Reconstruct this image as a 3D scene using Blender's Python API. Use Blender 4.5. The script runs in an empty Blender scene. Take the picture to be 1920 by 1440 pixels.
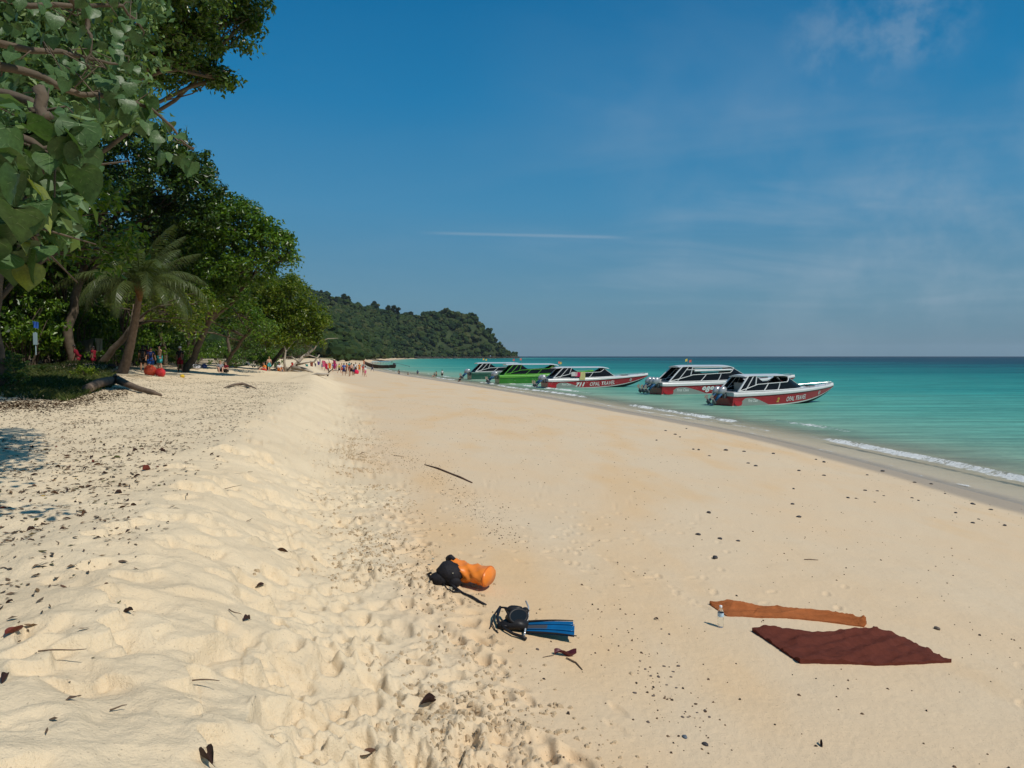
import bpy, math, random
import numpy as np
from mathutils import Vector, Matrix, Euler
R = math.radians
rng = random.Random(7)
nr = np.random.RandomState(11)
scene = bpy.context.scene
COL = scene.collection

# ------------------------------------------------------------------ camera, world, sun, exposure
CAM_Z = 4.2
F = 1332.0                      # focal length in pixels of the 1920 wide photograph
PITCH = math.atan(52.5 / F)
cam_d = bpy.data.cameras.new('camera'); cam = bpy.data.objects.new('camera', cam_d); COL.objects.link(cam)
cam_d.sensor_width = 36.0; cam_d.lens = 36.0 * F / 1920.0
cam_d.clip_start = 0.05; cam_d.clip_end = 30000
cam.location = (0, 0, CAM_Z); cam.rotation_euler = (math.pi / 2 - PITCH, 0, 0)
scene.camera = cam

SUN_EL = R(52); SUN_DIR_XY = (0.80, -0.60)      # horizontal direction towards the sun
sun_az = math.atan2(SUN_DIR_XY[0], SUN_DIR_XY[1])
sv = Vector((SUN_DIR_XY[0] * math.cos(SUN_EL), SUN_DIR_XY[1] * math.cos(SUN_EL), math.sin(SUN_EL)))
sun_d = bpy.data.lights.new('sun', 'SUN'); sun = bpy.data.objects.new('sun', sun_d); COL.objects.link(sun)
sun_d.energy = 3.7; sun_d.angle = R(0.53); sun_d.color = (1.0, 0.95, 0.87)
sun.rotation_euler = sv.to_track_quat('Z', 'Y').to_euler()

world = bpy.data.worlds.new('World'); scene.world = world; world.use_nodes = True
wn = world.node_tree.nodes; wl = world.node_tree.links
wn.clear()
def N(tree, t, **kw):
    n = tree.nodes.new(t)
    for k, v in kw.items():
        if k == 'inp':
            for a, b in v.items(): n.inputs[a].default_value = b
        else: setattr(n, k, v)
    return n
WT = world.node_tree
def wmath(op, a, b=None, clamp=False):
    n = N(WT, 'ShaderNodeMath', operation=op, use_clamp=clamp)
    for i, v in enumerate((a, b)):
        if v is None: continue
        if isinstance(v, (int, float)): n.inputs[i].default_value = v
        else: wl.new(v, n.inputs[i])
    return n.outputs[0]
sky = N(WT, 'ShaderNodeTexSky', sky_type='NISHITA', sun_disc=False, sun_elevation=SUN_EL,
        sun_rotation=sun_az, altitude=0, air_density=1.0, dust_density=0.6, ozone_density=3.0)
tc = N(WT, 'ShaderNodeTexCoord')
sep = N(WT, 'ShaderNodeSeparateXYZ'); wl.new(tc.outputs['Generated'], sep.inputs[0])
el = wmath('MAXIMUM', sep.outputs['Z'], 0.0)
ramp = N(WT, 'ShaderNodeValToRGB'); wl.new(el, ramp.inputs[0])      # polarised, deep tropical sky over a greyer horizon
cr = ramp.color_ramp
SKY = [(0.0, (0.125, 0.235, 0.310)), (0.08, (0.110, 0.262, 0.375)), (0.20, (0.050, 0.240, 0.430)),
       (0.33, (0.006, 0.185, 0.405)), (0.46, (0.0, 0.140, 0.340)), (1.0, (0.0, 0.11, 0.28))]
cr.elements[0].position, cr.elements[0].color = SKY[0][0], (*SKY[0][1], 1)
cr.elements[1].position, cr.elements[1].color = SKY[-1][0], (*SKY[-1][1], 1)
for p, c in SKY[1:-1]:
    e = cr.elements.new(p); e.color = (*c, 1)
# cirrus on a plane high above: project the direction
den = wmath('ADD', el, 0.10)
cx = wmath('DIVIDE', sep.outputs['X'], den); cy = wmath('DIVIDE', sep.outputs['Y'], den)
comb = N(WT, 'ShaderNodeCombineXYZ'); wl.new(cx, comb.inputs[0]); wl.new(cy, comb.inputs[1])
def cloud(rot, scale, loc, detail, nscale, lo, hi, dist=0.6):
    mp = N(WT, 'ShaderNodeMapping'); mp.inputs['Rotation'].default_value = (0, 0, R(rot))
    mp.inputs['Scale'].default_value = scale; mp.inputs['Location'].default_value = loc
    wl.new(comb.outputs[0], mp.inputs[0])
    no = N(WT, 'ShaderNodeTexNoise', inp={'Scale': nscale, 'Detail': detail, 'Roughness': 0.55, 'Distortion': dist})
    wl.new(mp.outputs[0], no.inputs['Vector'])
    mr = N(WT, 'ShaderNodeMapRange', interpolation_type='SMOOTHSTEP', inp={'From Min': lo, 'From Max': hi})
    wl.new(no.outputs[0], mr.inputs[0]); return mr.outputs[0]
c1 = cloud(20, (0.5, 0.95, 1), (3.1, 1.7, 0), 6, 0.8, 0.40, 0.78, 1.2)
c2 = cloud(-8, (0.8, 1.3, 1), (7.3, 2.2, 0), 8, 0.9, 0.50, 0.82, 0.8)
side = N(WT, 'ShaderNodeMapRange', interpolation_type='SMOOTHSTEP', inp={'From Min': -0.12, 'From Max': 0.35})
wl.new(sep.outputs['X'], side.inputs[0])
cc = wmath('ADD', wmath('MULTIPLY', c1, 0.75), wmath('MULTIPLY', c2, 0.55), True)
cc = wmath('MULTIPLY', cc, wmath('ADD', wmath('MULTIPLY', side.outputs[0], 0.85), 0.08), True)
low = N(WT, 'ShaderNodeMapRange', interpolation_type='SMOOTHSTEP', inp={'From Min': 0.015, 'From Max': 0.14}); wl.new(el, low.inputs[0]); cc = wmath('MULTIPLY', cc, low.outputs[0])
def wdot(v):
    n = N(WT, 'ShaderNodeVectorMath', operation='DOT_PRODUCT'); wl.new(tc.outputs['Generated'], n.inputs[0]); n.inputs[1].default_value = v; return n.outputs['Value']
def skydir(px, py):
    a, b = (px - 960) / F, (720 - py) / F; c_, s_ = math.cos(PITCH), math.sin(PITCH); return Vector((a, c_ + b * s_, -s_ + b * c_)).normalized()
def blob(px, py, size, amt, nscale):                     # one small cloud: a soft disc broken up by noise
    mr = N(WT, 'ShaderNodeMapRange', interpolation_type='SMOOTHSTEP', inp={'From Min': math.cos(size), 'From Max': 1.0, 'To Max': amt}); wl.new(wdot(skydir(px, py)), mr.inputs[0])
    no = N(WT, 'ShaderNodeTexNoise', inp={'Scale': nscale, 'Detail': 7, 'Roughness': 0.6}); wl.new(tc.outputs['Generated'], no.inputs['Vector'])
    m2 = N(WT, 'ShaderNodeMapRange', interpolation_type='SMOOTHSTEP', inp={'From Min': 0.38, 'From Max': 0.68}); wl.new(no.outputs[0], m2.inputs[0]); return wmath('MULTIPLY', mr.outputs[0], m2.outputs[0])
for bb in ((1610, 25, .10, 1.0, 14), (1750, 15, .07, .9, 14), (1770, 420, .16, .42, 11), (1890, 330, .18, .35, 8), (1500, 430, .26, .30, 6), (1250, 230, .16, .16, 7)): cc = wmath('ADD', cc, blob(*bb), True)
d1, d2 = skydir(770, 436), skydir(1200, 446); nn_ = d1.cross(d2).normalized(); mid = (d1 + d2).normalized()   # a thin old contrail
w1 = N(WT, 'ShaderNodeMapRange', interpolation_type='SMOOTHSTEP', inp={'From Min': 0.0035, 'From Max': 0.0, 'To Max': 0.5}); wl.new(wmath('ABSOLUTE', wdot(nn_)), w1.inputs[0])
w2 = N(WT, 'ShaderNodeMapRange', interpolation_type='SMOOTHSTEP', inp={'From Min': d1.dot(mid), 'From Max': skydir(880, 440).dot(mid)}); wl.new(wdot(mid), w2.inputs[0]); cc = wmath('ADD', cc, wmath('MULTIPLY', w1.outputs[0], w2.outputs[0]), True)
# whitish glow added round the unseen sun, to take blue out of the shadows
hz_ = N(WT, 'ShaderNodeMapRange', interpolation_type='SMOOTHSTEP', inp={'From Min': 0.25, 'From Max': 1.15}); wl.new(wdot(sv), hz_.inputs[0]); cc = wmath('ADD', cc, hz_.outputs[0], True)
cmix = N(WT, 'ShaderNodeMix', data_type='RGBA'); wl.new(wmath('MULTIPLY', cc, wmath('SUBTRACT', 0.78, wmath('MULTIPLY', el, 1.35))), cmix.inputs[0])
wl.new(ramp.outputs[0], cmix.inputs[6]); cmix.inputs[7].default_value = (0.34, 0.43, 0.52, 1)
# the physical sky stays in the mix: graded and weak next to the polarised tones
bg1 = N(WT, 'ShaderNodeBackground', inp={'Strength': 0.006}); wl.new(sky.outputs[0], bg1.inputs[0])
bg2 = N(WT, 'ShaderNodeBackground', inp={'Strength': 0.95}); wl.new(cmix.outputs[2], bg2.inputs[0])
add = N(WT, 'ShaderNodeAddShader'); wo = N(WT, 'ShaderNodeOutputWorld')
wl.new(bg1.outputs[0], add.inputs[0]); wl.new(bg2.outputs[0], add.inputs[1]); wl.new(add.outputs[0], wo.inputs[0])

vs = scene.view_settings
vs.view_transform = 'Standard'; vs.look = 'None'; vs.exposure = 0.0; vs.gamma = 1.0; vs.use_curve_mapping = False
cy_ = scene.cycles
cy_.use_denoising = True; cy_.max_bounces = 7; cy_.diffuse_bounces = 3; cy_.glossy_bounces = 3
cy_.transmission_bounces = 6; cy_.transparent_max_bounces = 10; cy_.volume_bounces = 0
cy_.sample_clamp_indirect = 4.0; cy_.caustics_reflective = False; cy_.caustics_refractive = False

# ------------------------------------------------------------------ materials
MATS = {}
def mat(name, col, rough=0.6, spec=0.4, var=0.0, vscale=8.0, bump=0.0, bscale=30.0, metal=0.0,
        translucent=0.0, island=None, coat=0.0, alpha=1.0, trans=0.0, ior=1.45):
    if name in MATS: return MATS[name]
    m = bpy.data.materials.new(name); m.use_nodes = True; t = m.node_tree; L = t.links
    b = t.nodes['Principled BSDF']; out = t.nodes['Material Output']
    b.inputs['Base Color'].default_value = (*col, 1); b.inputs['Roughness'].default_value = rough
    b.inputs['Specular IOR Level'].default_value = spec; b.inputs['Metallic'].default_value = metal
    b.inputs['Coat Weight'].default_value = coat; b.inputs['Alpha'].default_value = alpha
    b.inputs['Transmission Weight'].default_value = trans; b.inputs['IOR'].default_value = ior
    csock = None
    if var > 0:
        tcn = N(t, 'ShaderNodeTexCoord')
        no = N(t, 'ShaderNodeTexNoise', inp={'Scale': vscale, 'Detail': 5, 'Roughness': 0.6}); L.new(tcn.outputs['Object'], no.inputs['Vector'])
        mr = N(t, 'ShaderNodeMapRange', inp={'From Min': 0.3, 'From Max': 0.7, 'To Min': 1 - var, 'To Max': 1 + var}); L.new(no.outputs[0], mr.inputs[0])
        vm = N(t, 'ShaderNodeVectorMath', operation='SCALE'); vm.inputs[0].default_value = col; L.new(mr.outputs[0], vm.inputs['Scale'])
        csock = vm.outputs[0]
    if island:
        g = N(t, 'ShaderNodeNewGeometry'); rp = N(t, 'ShaderNodeValToRGB')
        cr = rp.color_ramp; cr.elements[0].color = (*island[0], 1); cr.elements[1].color = (*island[-1], 1)
        for i, c in enumerate(island[1:-1]):
            e = cr.elements.new((i + 1) / (len(island) - 1)); e.color = (*c, 1)
        L.new(g.outputs['Random Per Island'], rp.inputs[0]); csock = rp.outputs[0]
        oi = N(t, 'ShaderNodeObjectInfo')
        mr = N(t, 'ShaderNodeMapRange', inp={'To Min': 0.78, 'To Max': 1.22}); L.new(oi.outputs['Random'], mr.inputs[0])
        vm = N(t, 'ShaderNodeVectorMath', operation='SCALE'); L.new(csock, vm.inputs[0]); L.new(mr.outputs[0], vm.inputs['Scale']); csock = vm.outputs[0]
    if csock: L.new(csock, b.inputs['Base Color'])
    if bump > 0:
        tcn = N(t, 'ShaderNodeTexCoord')
        no = N(t, 'ShaderNodeTexNoise', inp={'Scale': bscale, 'Detail': 6}); L.new(tcn.outputs['Object'], no.inputs['Vector'])
        bp = N(t, 'ShaderNodeBump', inp={'Strength': bump, 'Distance': 0.02}); L.new(no.outputs[0], bp.inputs['Height']); L.new(bp.outputs[0], b.inputs['Normal'])
    if translucent > 0:
        tr = N(t, 'ShaderNodeBsdfTranslucent'); mx = N(t, 'ShaderNodeMixShader', inp={0: translucent})
        if csock:
            v2 = N(t, 'ShaderNodeVectorMath', operation='MULTIPLY'); v2.inputs[1].default_value = (1.5, 1.7, 0.5); L.new(csock, v2.inputs[0]); L.new(v2.outputs[0], tr.inputs[0])
        else: tr.inputs[0].default_value = (*col, 1)
        L.new(b.outputs[0], mx.inputs[1]); L.new(tr.outputs[0], mx.inputs[2]); L.new(mx.outputs[0], out.inputs[0])
    MATS[name] = m; return m

# ------------------------------------------------------------------ mesh helpers
def tag(o, label=None, cat=None, group=None, kind=None):
    if label: o['label'] = label
    if cat: o['category'] = cat
    if group: o['group'] = group
    if kind: o['kind'] = kind
    return o
def empty(name, loc=(0, 0, 0), rz=0.0, label=None, cat=None, group=None):
    o = bpy.data.objects.new(name, None); COL.objects.link(o); o.location = loc; o.rotation_euler = (0, 0, rz)
    o.empty_display_size = 0.2
    return tag(o, label, cat, group)
def link(name, me, parent=None, mats=None, loc=None):
    o = bpy.data.objects.new(name, me); COL.objects.link(o)
    if parent is not None: o.parent = parent
    if mats is not None:
        for m in (mats if isinstance(mats, (list, tuple)) else [mats]): me.materials.append(m)
    if loc is not None: o.location = loc
    return o
def copy_tree(o, parent=None):
    c = o.copy(); COL.objects.link(c); c.parent = parent
    for ch in list(o.children): copy_tree(ch, c)
    return c
def np_mesh(name, V, Fq, smooth=False, attrs=None):
    me = bpy.data.meshes.new(name); V = np.asarray(V, np.float32); Fq = np.asarray(Fq, np.int32); k = Fq.shape[1]
    me.vertices.add(len(V)); me.vertices.foreach_set('co', V.ravel())
    me.loops.add(Fq.size); me.loops.foreach_set('vertex_index', Fq.ravel())
    me.polygons.add(len(Fq)); me.polygons.foreach_set('loop_start', np.arange(0, Fq.size, k, dtype=np.int32))
    me.polygons.foreach_set('use_smooth', np.full(len(Fq), smooth, dtype=bool))
    for n, a in (attrs or {}).items():
        at_ = me.attributes.new(n, 'FLOAT', 'POINT'); at_.data.foreach_set('value', np.asarray(a, np.float32).ravel())
    me.update(calc_edges=True); me.validate(); return me
class MB:
    def __init__(s): s.v = []; s.f = []; s.m = []; s.mi = 0
    def add(s, vs_, fs):
        o = len(s.v); s.v += [tuple(p) for p in vs_]; s.f += [tuple(i + o for i in f) for f in fs]; s.m += [s.mi] * len(fs); return s
    def box(s, c, d, rot=None):
        P = []
        for x in (-1, 1):
            for y in (-1, 1):
                for z in (-1, 1):
                    p = Vector((x * d[0] / 2, y * d[1] / 2, z * d[2] / 2))
                    if rot: p = Euler(rot).to_matrix() @ p
                    P.append(p + Vector(c))
        return s.add(P, [(0, 1, 3, 2), (4, 6, 7, 5), (0, 4, 5, 1), (2, 3, 7, 6), (0, 2, 6, 4), (1, 5, 7, 3)])
    def tube(s, pts, rad, n=8, cap=True, flat=1.0):
        pts = [Vector(p) for p in pts]; m = len(pts)
        if not isinstance(rad, (list, tuple)): rad = [rad] * m
        P = []; up = Vector((0, 0, 1))
        for i, p in enumerate(pts):
            t = (pts[min(i + 1, m - 1)] - pts[max(i - 1, 0)]).normalized()
            if abs(t.dot(up)) > 0.97: up = Vector((1, 0, 0))
            a = t.cross(up).normalized(); b = a.cross(t).normalized(); up = b
            for k in range(n):
                q = 2 * math.pi * k / n
                P.append(p + a * math.cos(q) * rad[i] + b * math.sin(q) * rad[i] * flat)
        Fs = [(i * n + k, i * n + (k + 1) % n, (i + 1) * n + (k + 1) % n, (i + 1) * n + k) for i in range(m - 1) for k in range(n)]
        if cap: Fs += [tuple(reversed(range(n))), tuple((m - 1) * n + k for k in range(n))]
        return s.add(P, Fs)
    def ball(s, c, r, nu=12, nv=8, jitter=0.0, seed=0, rot=None):
        rr = random.Random(seed); c = Vector(c)
        if not isinstance(r, (tuple, list)): r = (r, r, r)
        M = Euler(rot).to_matrix() if rot else Matrix.Identity(3)
        P = []
        for j in range(1, nv):
            a = math.pi * j / nv
            for i in range(nu):
                b = 2 * math.pi * i / nu; k = 1 + rr.uniform(-jitter, jitter)
                P.append(c + M @ Vector((r[0] * math.sin(a) * math.cos(b) * k, r[1] * math.sin(a) * math.sin(b) * k, r[2] * math.cos(a) * k)))
        P += [c + M @ Vector((0, 0, r[2])), c - M @ Vector((0, 0, r[2]))]; t = len(P) - 2; Fs = []
        for j in range(nv - 2):
            for i in range(nu):
                Fs.append((j * nu + i, (j + 1) * nu + i, (j + 1) * nu + (i + 1) % nu, j * nu + (i + 1) % nu))
        for i in range(nu):
            Fs.append((t, i, (i + 1) % nu)); Fs.append((t + 1, (nv - 2) * nu + (i + 1) % nu, (nv - 2) * nu + i))
        return s.add(P, Fs)
    def grid(s, G):
        r = len(G); c = len(G[0])
        return s.add([p for row in G for p in row], [(i * c + j, i * c + j + 1, (i + 1) * c + j + 1, (i + 1) * c + j) for i in range(r - 1) for j in range(c - 1)])
    def lathe(s, prof, n=16, c=(0, 0, 0)):
        c = Vector(c); P = [c + Vector((r * math.cos(2 * math.pi * k / n), r * math.sin(2 * math.pi * k / n), z)) for r, z in prof for k in range(n)]
        return s.add(P, [(i * n + k, i * n + (k + 1) % n, (i + 1) * n + (k + 1) % n, (i + 1) * n + k) for i in range(len(prof) - 1) for k in range(n)])
    def mesh(s, name, smooth=False):
        me = bpy.data.meshes.new(name); me.from_pydata(s.v, [], s.f)
        if any(s.m): me.polygons.foreach_set('material_index', s.m)
        if smooth: me.polygons.foreach_set('use_smooth', [True] * len(s.f))
        me.update(); return me
    def build(s, name, mats, parent=None, smooth=False, loc=None): return link(name, s.mesh(name, smooth), parent, mats, loc)

# ------------------------------------------------------------------ noise
_perm = nr.rand(256, 256).astype(np.float32)
def vnoise(x, y):
    xi = np.floor(x).astype(np.int64); yi = np.floor(y).astype(np.int64); fx = x - xi; fy = y - yi
    fx = fx * fx * fx * (fx * (fx * 6 - 15) + 10); fy = fy * fy * fy * (fy * (fy * 6 - 15) + 10)
    a = _perm[xi & 255, yi & 255]; b = _perm[(xi + 1) & 255, yi & 255]; c = _perm[xi & 255, (yi + 1) & 255]; d = _perm[(xi + 1) & 255, (yi + 1) & 255]
    return (a * (1 - fx) + b * fx) * (1 - fy) + (c * (1 - fx) + d * fx) * fy - 0.5
def fbm(x, y, o=4, g=0.5):
    s = 0; a = 1.0
    for k in range(o):
        s = s + a * vnoise(x * 2.03 ** k + 17.3 * k, y * 2.03 ** k + 9.1 * k); a *= g
    return s
def sstep(a, b, x):
    t = np.clip((x - a) / (b - a), 0, 1); return t * t * (3 - 2 * t)

# ------------------------------------------------------------------ coast lines (x, y) in metres, camera at the origin looking along +y
SHORE = [(16, -60), (15.6, -20), (15.2, 0), (14.9, 12), (14.6, 20.5), (13.1, 36.6), (9.3, 52), (0, 85), (-23, 155), (-46, 233), (-62, 300), (-80, 400),
         (-112, 620), (-138, 850), (-152, 1080), (-112, 1200), (-40, 1270), (2, 1300), (10, 1330), (0, 1400), (-100, 1500), (-900, 1900)]
CREST = [(6, -60), (0.8, -5), (-0.8, 0), (-2.75, 5.3), (-4.0, 9.4), (-6.5, 19.5), (-10.6, 38), (-19, 68), (-28, 100), (-45, 155), (-66, 233), (-80, 300),
         (-98, 400), (-130, 620), (-158, 850), (-175, 1080), (-130, 1225), (-50, 1300), (-10, 1320), (-5, 1330), (-20, 1400), (-110, 1480), (-900, 1850)]
def smoothline(P, n=4):
    out = []
    P = [np.array(p, float) for p in P]
    for i in range(len(P) - 1):
        p0 = P[max(i - 1, 0)]; p1 = P[i]; p2 = P[i + 1]; p3 = P[min(i + 2, len(P) - 1)]
        L_ = np.linalg.norm(p2 - p1); m1 = (p2 - p0) / (np.linalg.norm(p2 - p0)) * L_; m2 = (p3 - p1) / (np.linalg.norm(p3 - p1)) * L_
        for k in range(n):
            t = k / n; out.append((2*t**3-3*t**2+1)*p1 + (t**3-2*t**2+t)*m1 + (-2*t**3+3*t**2)*p2 + (t**3-t**2)*m2)
    out.append(P[-1]); return np.array(out)
SHORE = smoothline(SHORE); CREST = smoothline(CREST)
def sdist(line, x, y):
    """signed distance to a line running away from the camera, positive on the sea side"""
    best = np.full(np.shape(x), 1e18); sg = np.ones(np.shape(x))
    for i in range(len(line) - 1):
        ax, ay = line[i]; bx, by = line[i + 1]; dx, dy = bx - ax, by - ay; L2 = dx * dx + dy * dy
        t = np.clip(((x - ax) * dx + (y - ay) * dy) / L2, 0, 1); qx = x - ax - t * dx; qy = y - ay - t * dy; d2 = qx * qx + qy * qy
        m = d2 < best; best = np.where(m, d2, best); sg = np.where(m, np.where(dx * qy - dy * qx > 0, -1.0, 1.0), sg)
    return np.sqrt(best) * sg
def base_z(x, y, sc=None, ss=None):
    if sc is None: sc = sdist(CREST, x, y); ss = sdist(SHORE, x, y)
    w = 1.8 + 0.4 * fbm(x * 0.2, y * 0.2, 2)
    inland = 2.55 + 0.85 * sstep(1, 17, -sc)
    f = np.clip((sc - w) / np.maximum((sc - w) - ss, 0.01), 0, 1)
    low = 1.72 * (1 - f) ** 1.08
    k = sstep(-0.25, 1.12, sc / w)
    z = np.where(sc < w * 1.2, inland * (1 - k) + low * k, low)
    z = np.where(ss > 0, np.maximum(-0.055 * ss, -4.0), z)
    return z, sc, ss, w

# terrain sheet: rings round the viewpoint so that the detail is where people stand
th = np.concatenate([np.linspace(-180, -46, 40)[:-1], np.linspace(-46, 46, 720), np.linspace(46, 180, 40)[1:]])
rr_ = np.concatenate([np.linspace(0.05, 1.9, 10)[:-1], np.geomspace(1.9, 14, 500), np.geomspace(14, 1600, 230)[1:]])
TH, RR = np.meshgrid(np.radians(th), rr_)
GX = RR * np.sin(TH); GY = RR * np.cos(TH)
GZ, SC, SS, WW = base_z(GX, GY)
near = np.clip(14 / np.maximum(RR, 1), 0, 1)
slope_m = sstep(-0.6, 0.3, SC) * (1 - sstep(0.9, 1.5, SC / WW))
toe_m = np.exp(-((SC / WW - 1.12) / 0.30) ** 2)
berm_m = 1 - sstep(-0.5, 0.6, SC)
flat_m = sstep(1.2, 2.0, SC / WW) * (SS < 0)
RA = RR < 120
GZ += np.where(RA, berm_m * (0.09 * fbm(GX * 0.8, GY * 0.8, 3) + 0.035 * fbm(GX * 3.4, GY * 3.4, 3)), 0)
GZ += np.where(RA, slope_m * (0.10 * fbm(GX * 0.8, GY * 0.8, 2) + 0.04 * fbm(GX * 4, GY * 3.3, 3)), 0)
cl = np.abs(fbm(GX * 11, GY * 11, 3)); GZ += np.where(RR < 40, toe_m * (0.10 * cl + 0.06 * fbm(GX * 5, GY * 5, 2) + .05 * np.abs(fbm(GX * 24, GY * 24, 2))) * sstep(-0.25, 0.35, fbm(GX * 1.3 + 5, GY * 0.9, 2)), 0)
GZ += np.where(RA, flat_m * (0.012 * fbm(GX * 2.2, GY * 2.2, 3) + 0.05 * fbm(GX * 0.25, GY * 0.25, 2)) * (1 - sstep(-3, -0.5, SS)), 0)
GZ += np.where(RR < 14, 0.004 * fbm(GX * 30, GY * 30, 2) * (SS < -1), 0)
# footprints and slumps pressed into the sand
def stamp(x, y, fn, rad):
    r = math.hypot(x, y); t = math.degrees(math.atan2(x, y)); dt = math.degrees(rad / max(r, 0.3))
    i0, i1 = np.searchsorted(rr_, [r - rad, r + rad]); j0, j1 = np.searchsorted(th, [t - dt, t + dt])
    if i1 <= i0 or j1 <= j0: return
    dx = GX[i0:i1, j0:j1] - x; dy = GY[i0:i1, j0:j1] - y
    GZ[i0:i1, j0:j1] += fn(dx, dy)
def foot(a, ln, wd, dep):
    ca, sa = math.cos(a), math.sin(a)
    def fn(dx, dy):
        u = (dx * ca + dy * sa) / ln; v = (-dx * sa + dy * ca) / wd
        d = np.sqrt(u * u + v * v * (1 + 0.35 * u)) ; pit = -dep * (1 - sstep(0.55, 1.0, d)) * (0.8 + 0.4 * np.exp(-((u - .5) / .4) ** 2))
        rim = 0.38 * dep * np.exp(-((d - 1.18) / 0.22) ** 2); return pit + rim
    return fn
def scarp(a, ln, wd, dep):
    ca, sa = math.cos(a), math.sin(a)
    def fn(dx, dy):
        u = dx * ca + dy * sa; v = (-dx * sa + dy * ca)
        e = 0.05 * np.sin(v * 22 + dep * 90) * (ln > 0.3); uu = u + e
        win = np.exp(-(v / wd) ** 4)
        return win * dep * (np.exp(-np.clip(-uu, 0, 9) / 0.35) * (uu < 0) * 0.35 - sstep(0, 0.035, uu) * np.exp(-np.clip(uu, 0, 9) / (ln)) * 0.9)
    return fn
crx = CREST[:, 0]; cry = CREST[:, 1]
for k in range(1250):                                   # trampled slope
    y = 1.0 + 44 * rng.random() ** 1.9; x = float(np.interp(y, cry, crx)) + (rng.uniform(0.9, 2.9) if y < 9 or rng.random() < .5 else rng.uniform(-.2, 3.0))
    s = rng.uniform(0.75, 1.25); stamp(x, y, foot(rng.uniform(0, 6.3), 0.15 * s, 0.085 * s, rng.uniform(0.018, 0.052)), 0.33)
for k in range(520):                                    # walked berm, softer
    y = 1.5 + 40 * rng.random() ** 1.4; x = float(np.interp(y, cry, crx)) - 12 * rng.random() ** 1.3
    s = rng.uniform(0.9, 1.6); stamp(x, y, foot(rng.uniform(0, 6.3), 0.17 * s, 0.12 * s, rng.uniform(0.008, 0.024)), 0.42)
for k in range(60):                                     # tracks crossing the firm lower beach
    y = rng.uniform(2, 16); x = float(np.interp(y, cry, crx)) + rng.uniform(2.6, 6.0); a = rng.uniform(0.6, 2.6)
    for q in range(rng.randint(3, 9)):
        if not (0.9 < x < 3.9 and 4.2 < y < 8.2) and not (-1.2 < x < .9 and 5.6 < y < 9.2):
            sd = 0.09 * (-1) ** q; stamp(x - math.sin(a) * sd, y + math.cos(a) * sd, foot(a, 0.13, 0.05, rng.uniform(.008, .018)), 0.25)
        x += 0.62 * math.cos(a); y += 0.62 * math.sin(a)
for k in range(170):
    y = 2 + 18 * rng.random() ** 1.4; x = float(np.interp(y, cry, crx)) + rng.uniform(-0.7, 1.7)
    stamp(x, y, scarp(rng.uniform(-0.9, 0.5), rng.uniform(0.2, 0.6), rng.uniform(0.08, 0.28), rng.uniform(0.04, 0.10)), 0.8)
# sand mounds seen beyond the log and beside the bathers
def mound(x, y, rx, ry, h):
    global GZ
    GZ += h * np.exp(-(((GX - x) / rx) ** 2 + ((GY - y) / ry) ** 2) ** 1.4)
def gz(x, y):
    x = np.asarray(x, float); y = np.asarray(y, float)
    r = np.clip(np.hypot(x, y), rr_[0], rr_[-1] - 1e-3); t = np.degrees(np.arctan2(x, y))
    i = np.clip(np.searchsorted(rr_, r) - 1, 0, len(rr_) - 2); j = np.clip(np.searchsorted(th, t) - 1, 0, len(th) - 2)
    fi = (r - rr_[i]) / (rr_[i + 1] - rr_[i]); fj = np.clip((t - th[j]) / (th[j + 1] - th[j]), 0, 1)
    return (GZ[i, j] * (1 - fi) + GZ[i + 1, j] * fi) * (1 - fj) + (GZ[i, j + 1] * (1 - fi) + GZ[i + 1, j + 1] * fi) * fj
_cp, _sp = math.cos(PITCH), math.sin(PITCH)
def ray(px, py):
    a, b = (px - 960) / F, (720 - py) / F
    return Vector((a, _cp + b * _sp, -_sp + b * _cp))
def at(px, py, lift=0.0):
    """the point of the beach (or the water surface) that a spot of the photograph shows"""
    d = ray(px, py); t = np.geomspace(1.5, 1500, 6000); X = d.x * t; Y = d.y * t; Z = CAM_Z + d.z * t
    g = np.maximum(gz(X, Y), 0.0); m = np.nonzero(Z < g)[0]; k = m[0] if len(m) else len(t) - 1
    return Vector((X[k], Y[k], g[k] + lift))
def on(x, y, dz=0.0): return Vector((x, y, float(gz(x, y)) + dz))
def at_d(px, py, dist):
    d = ray(px, py); return Vector((0, 0, CAM_Z)) + d * (dist / d.y)
mound(-26, 44, 2.6, 2.0, 0.45); p_ = at(615, 722); mound(p_.x, p_.y + 1, 2.2, 4, 0.5); p_ = at(440, 697); mound(p_.x, p_.y, 7, 3, 0.25)

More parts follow.
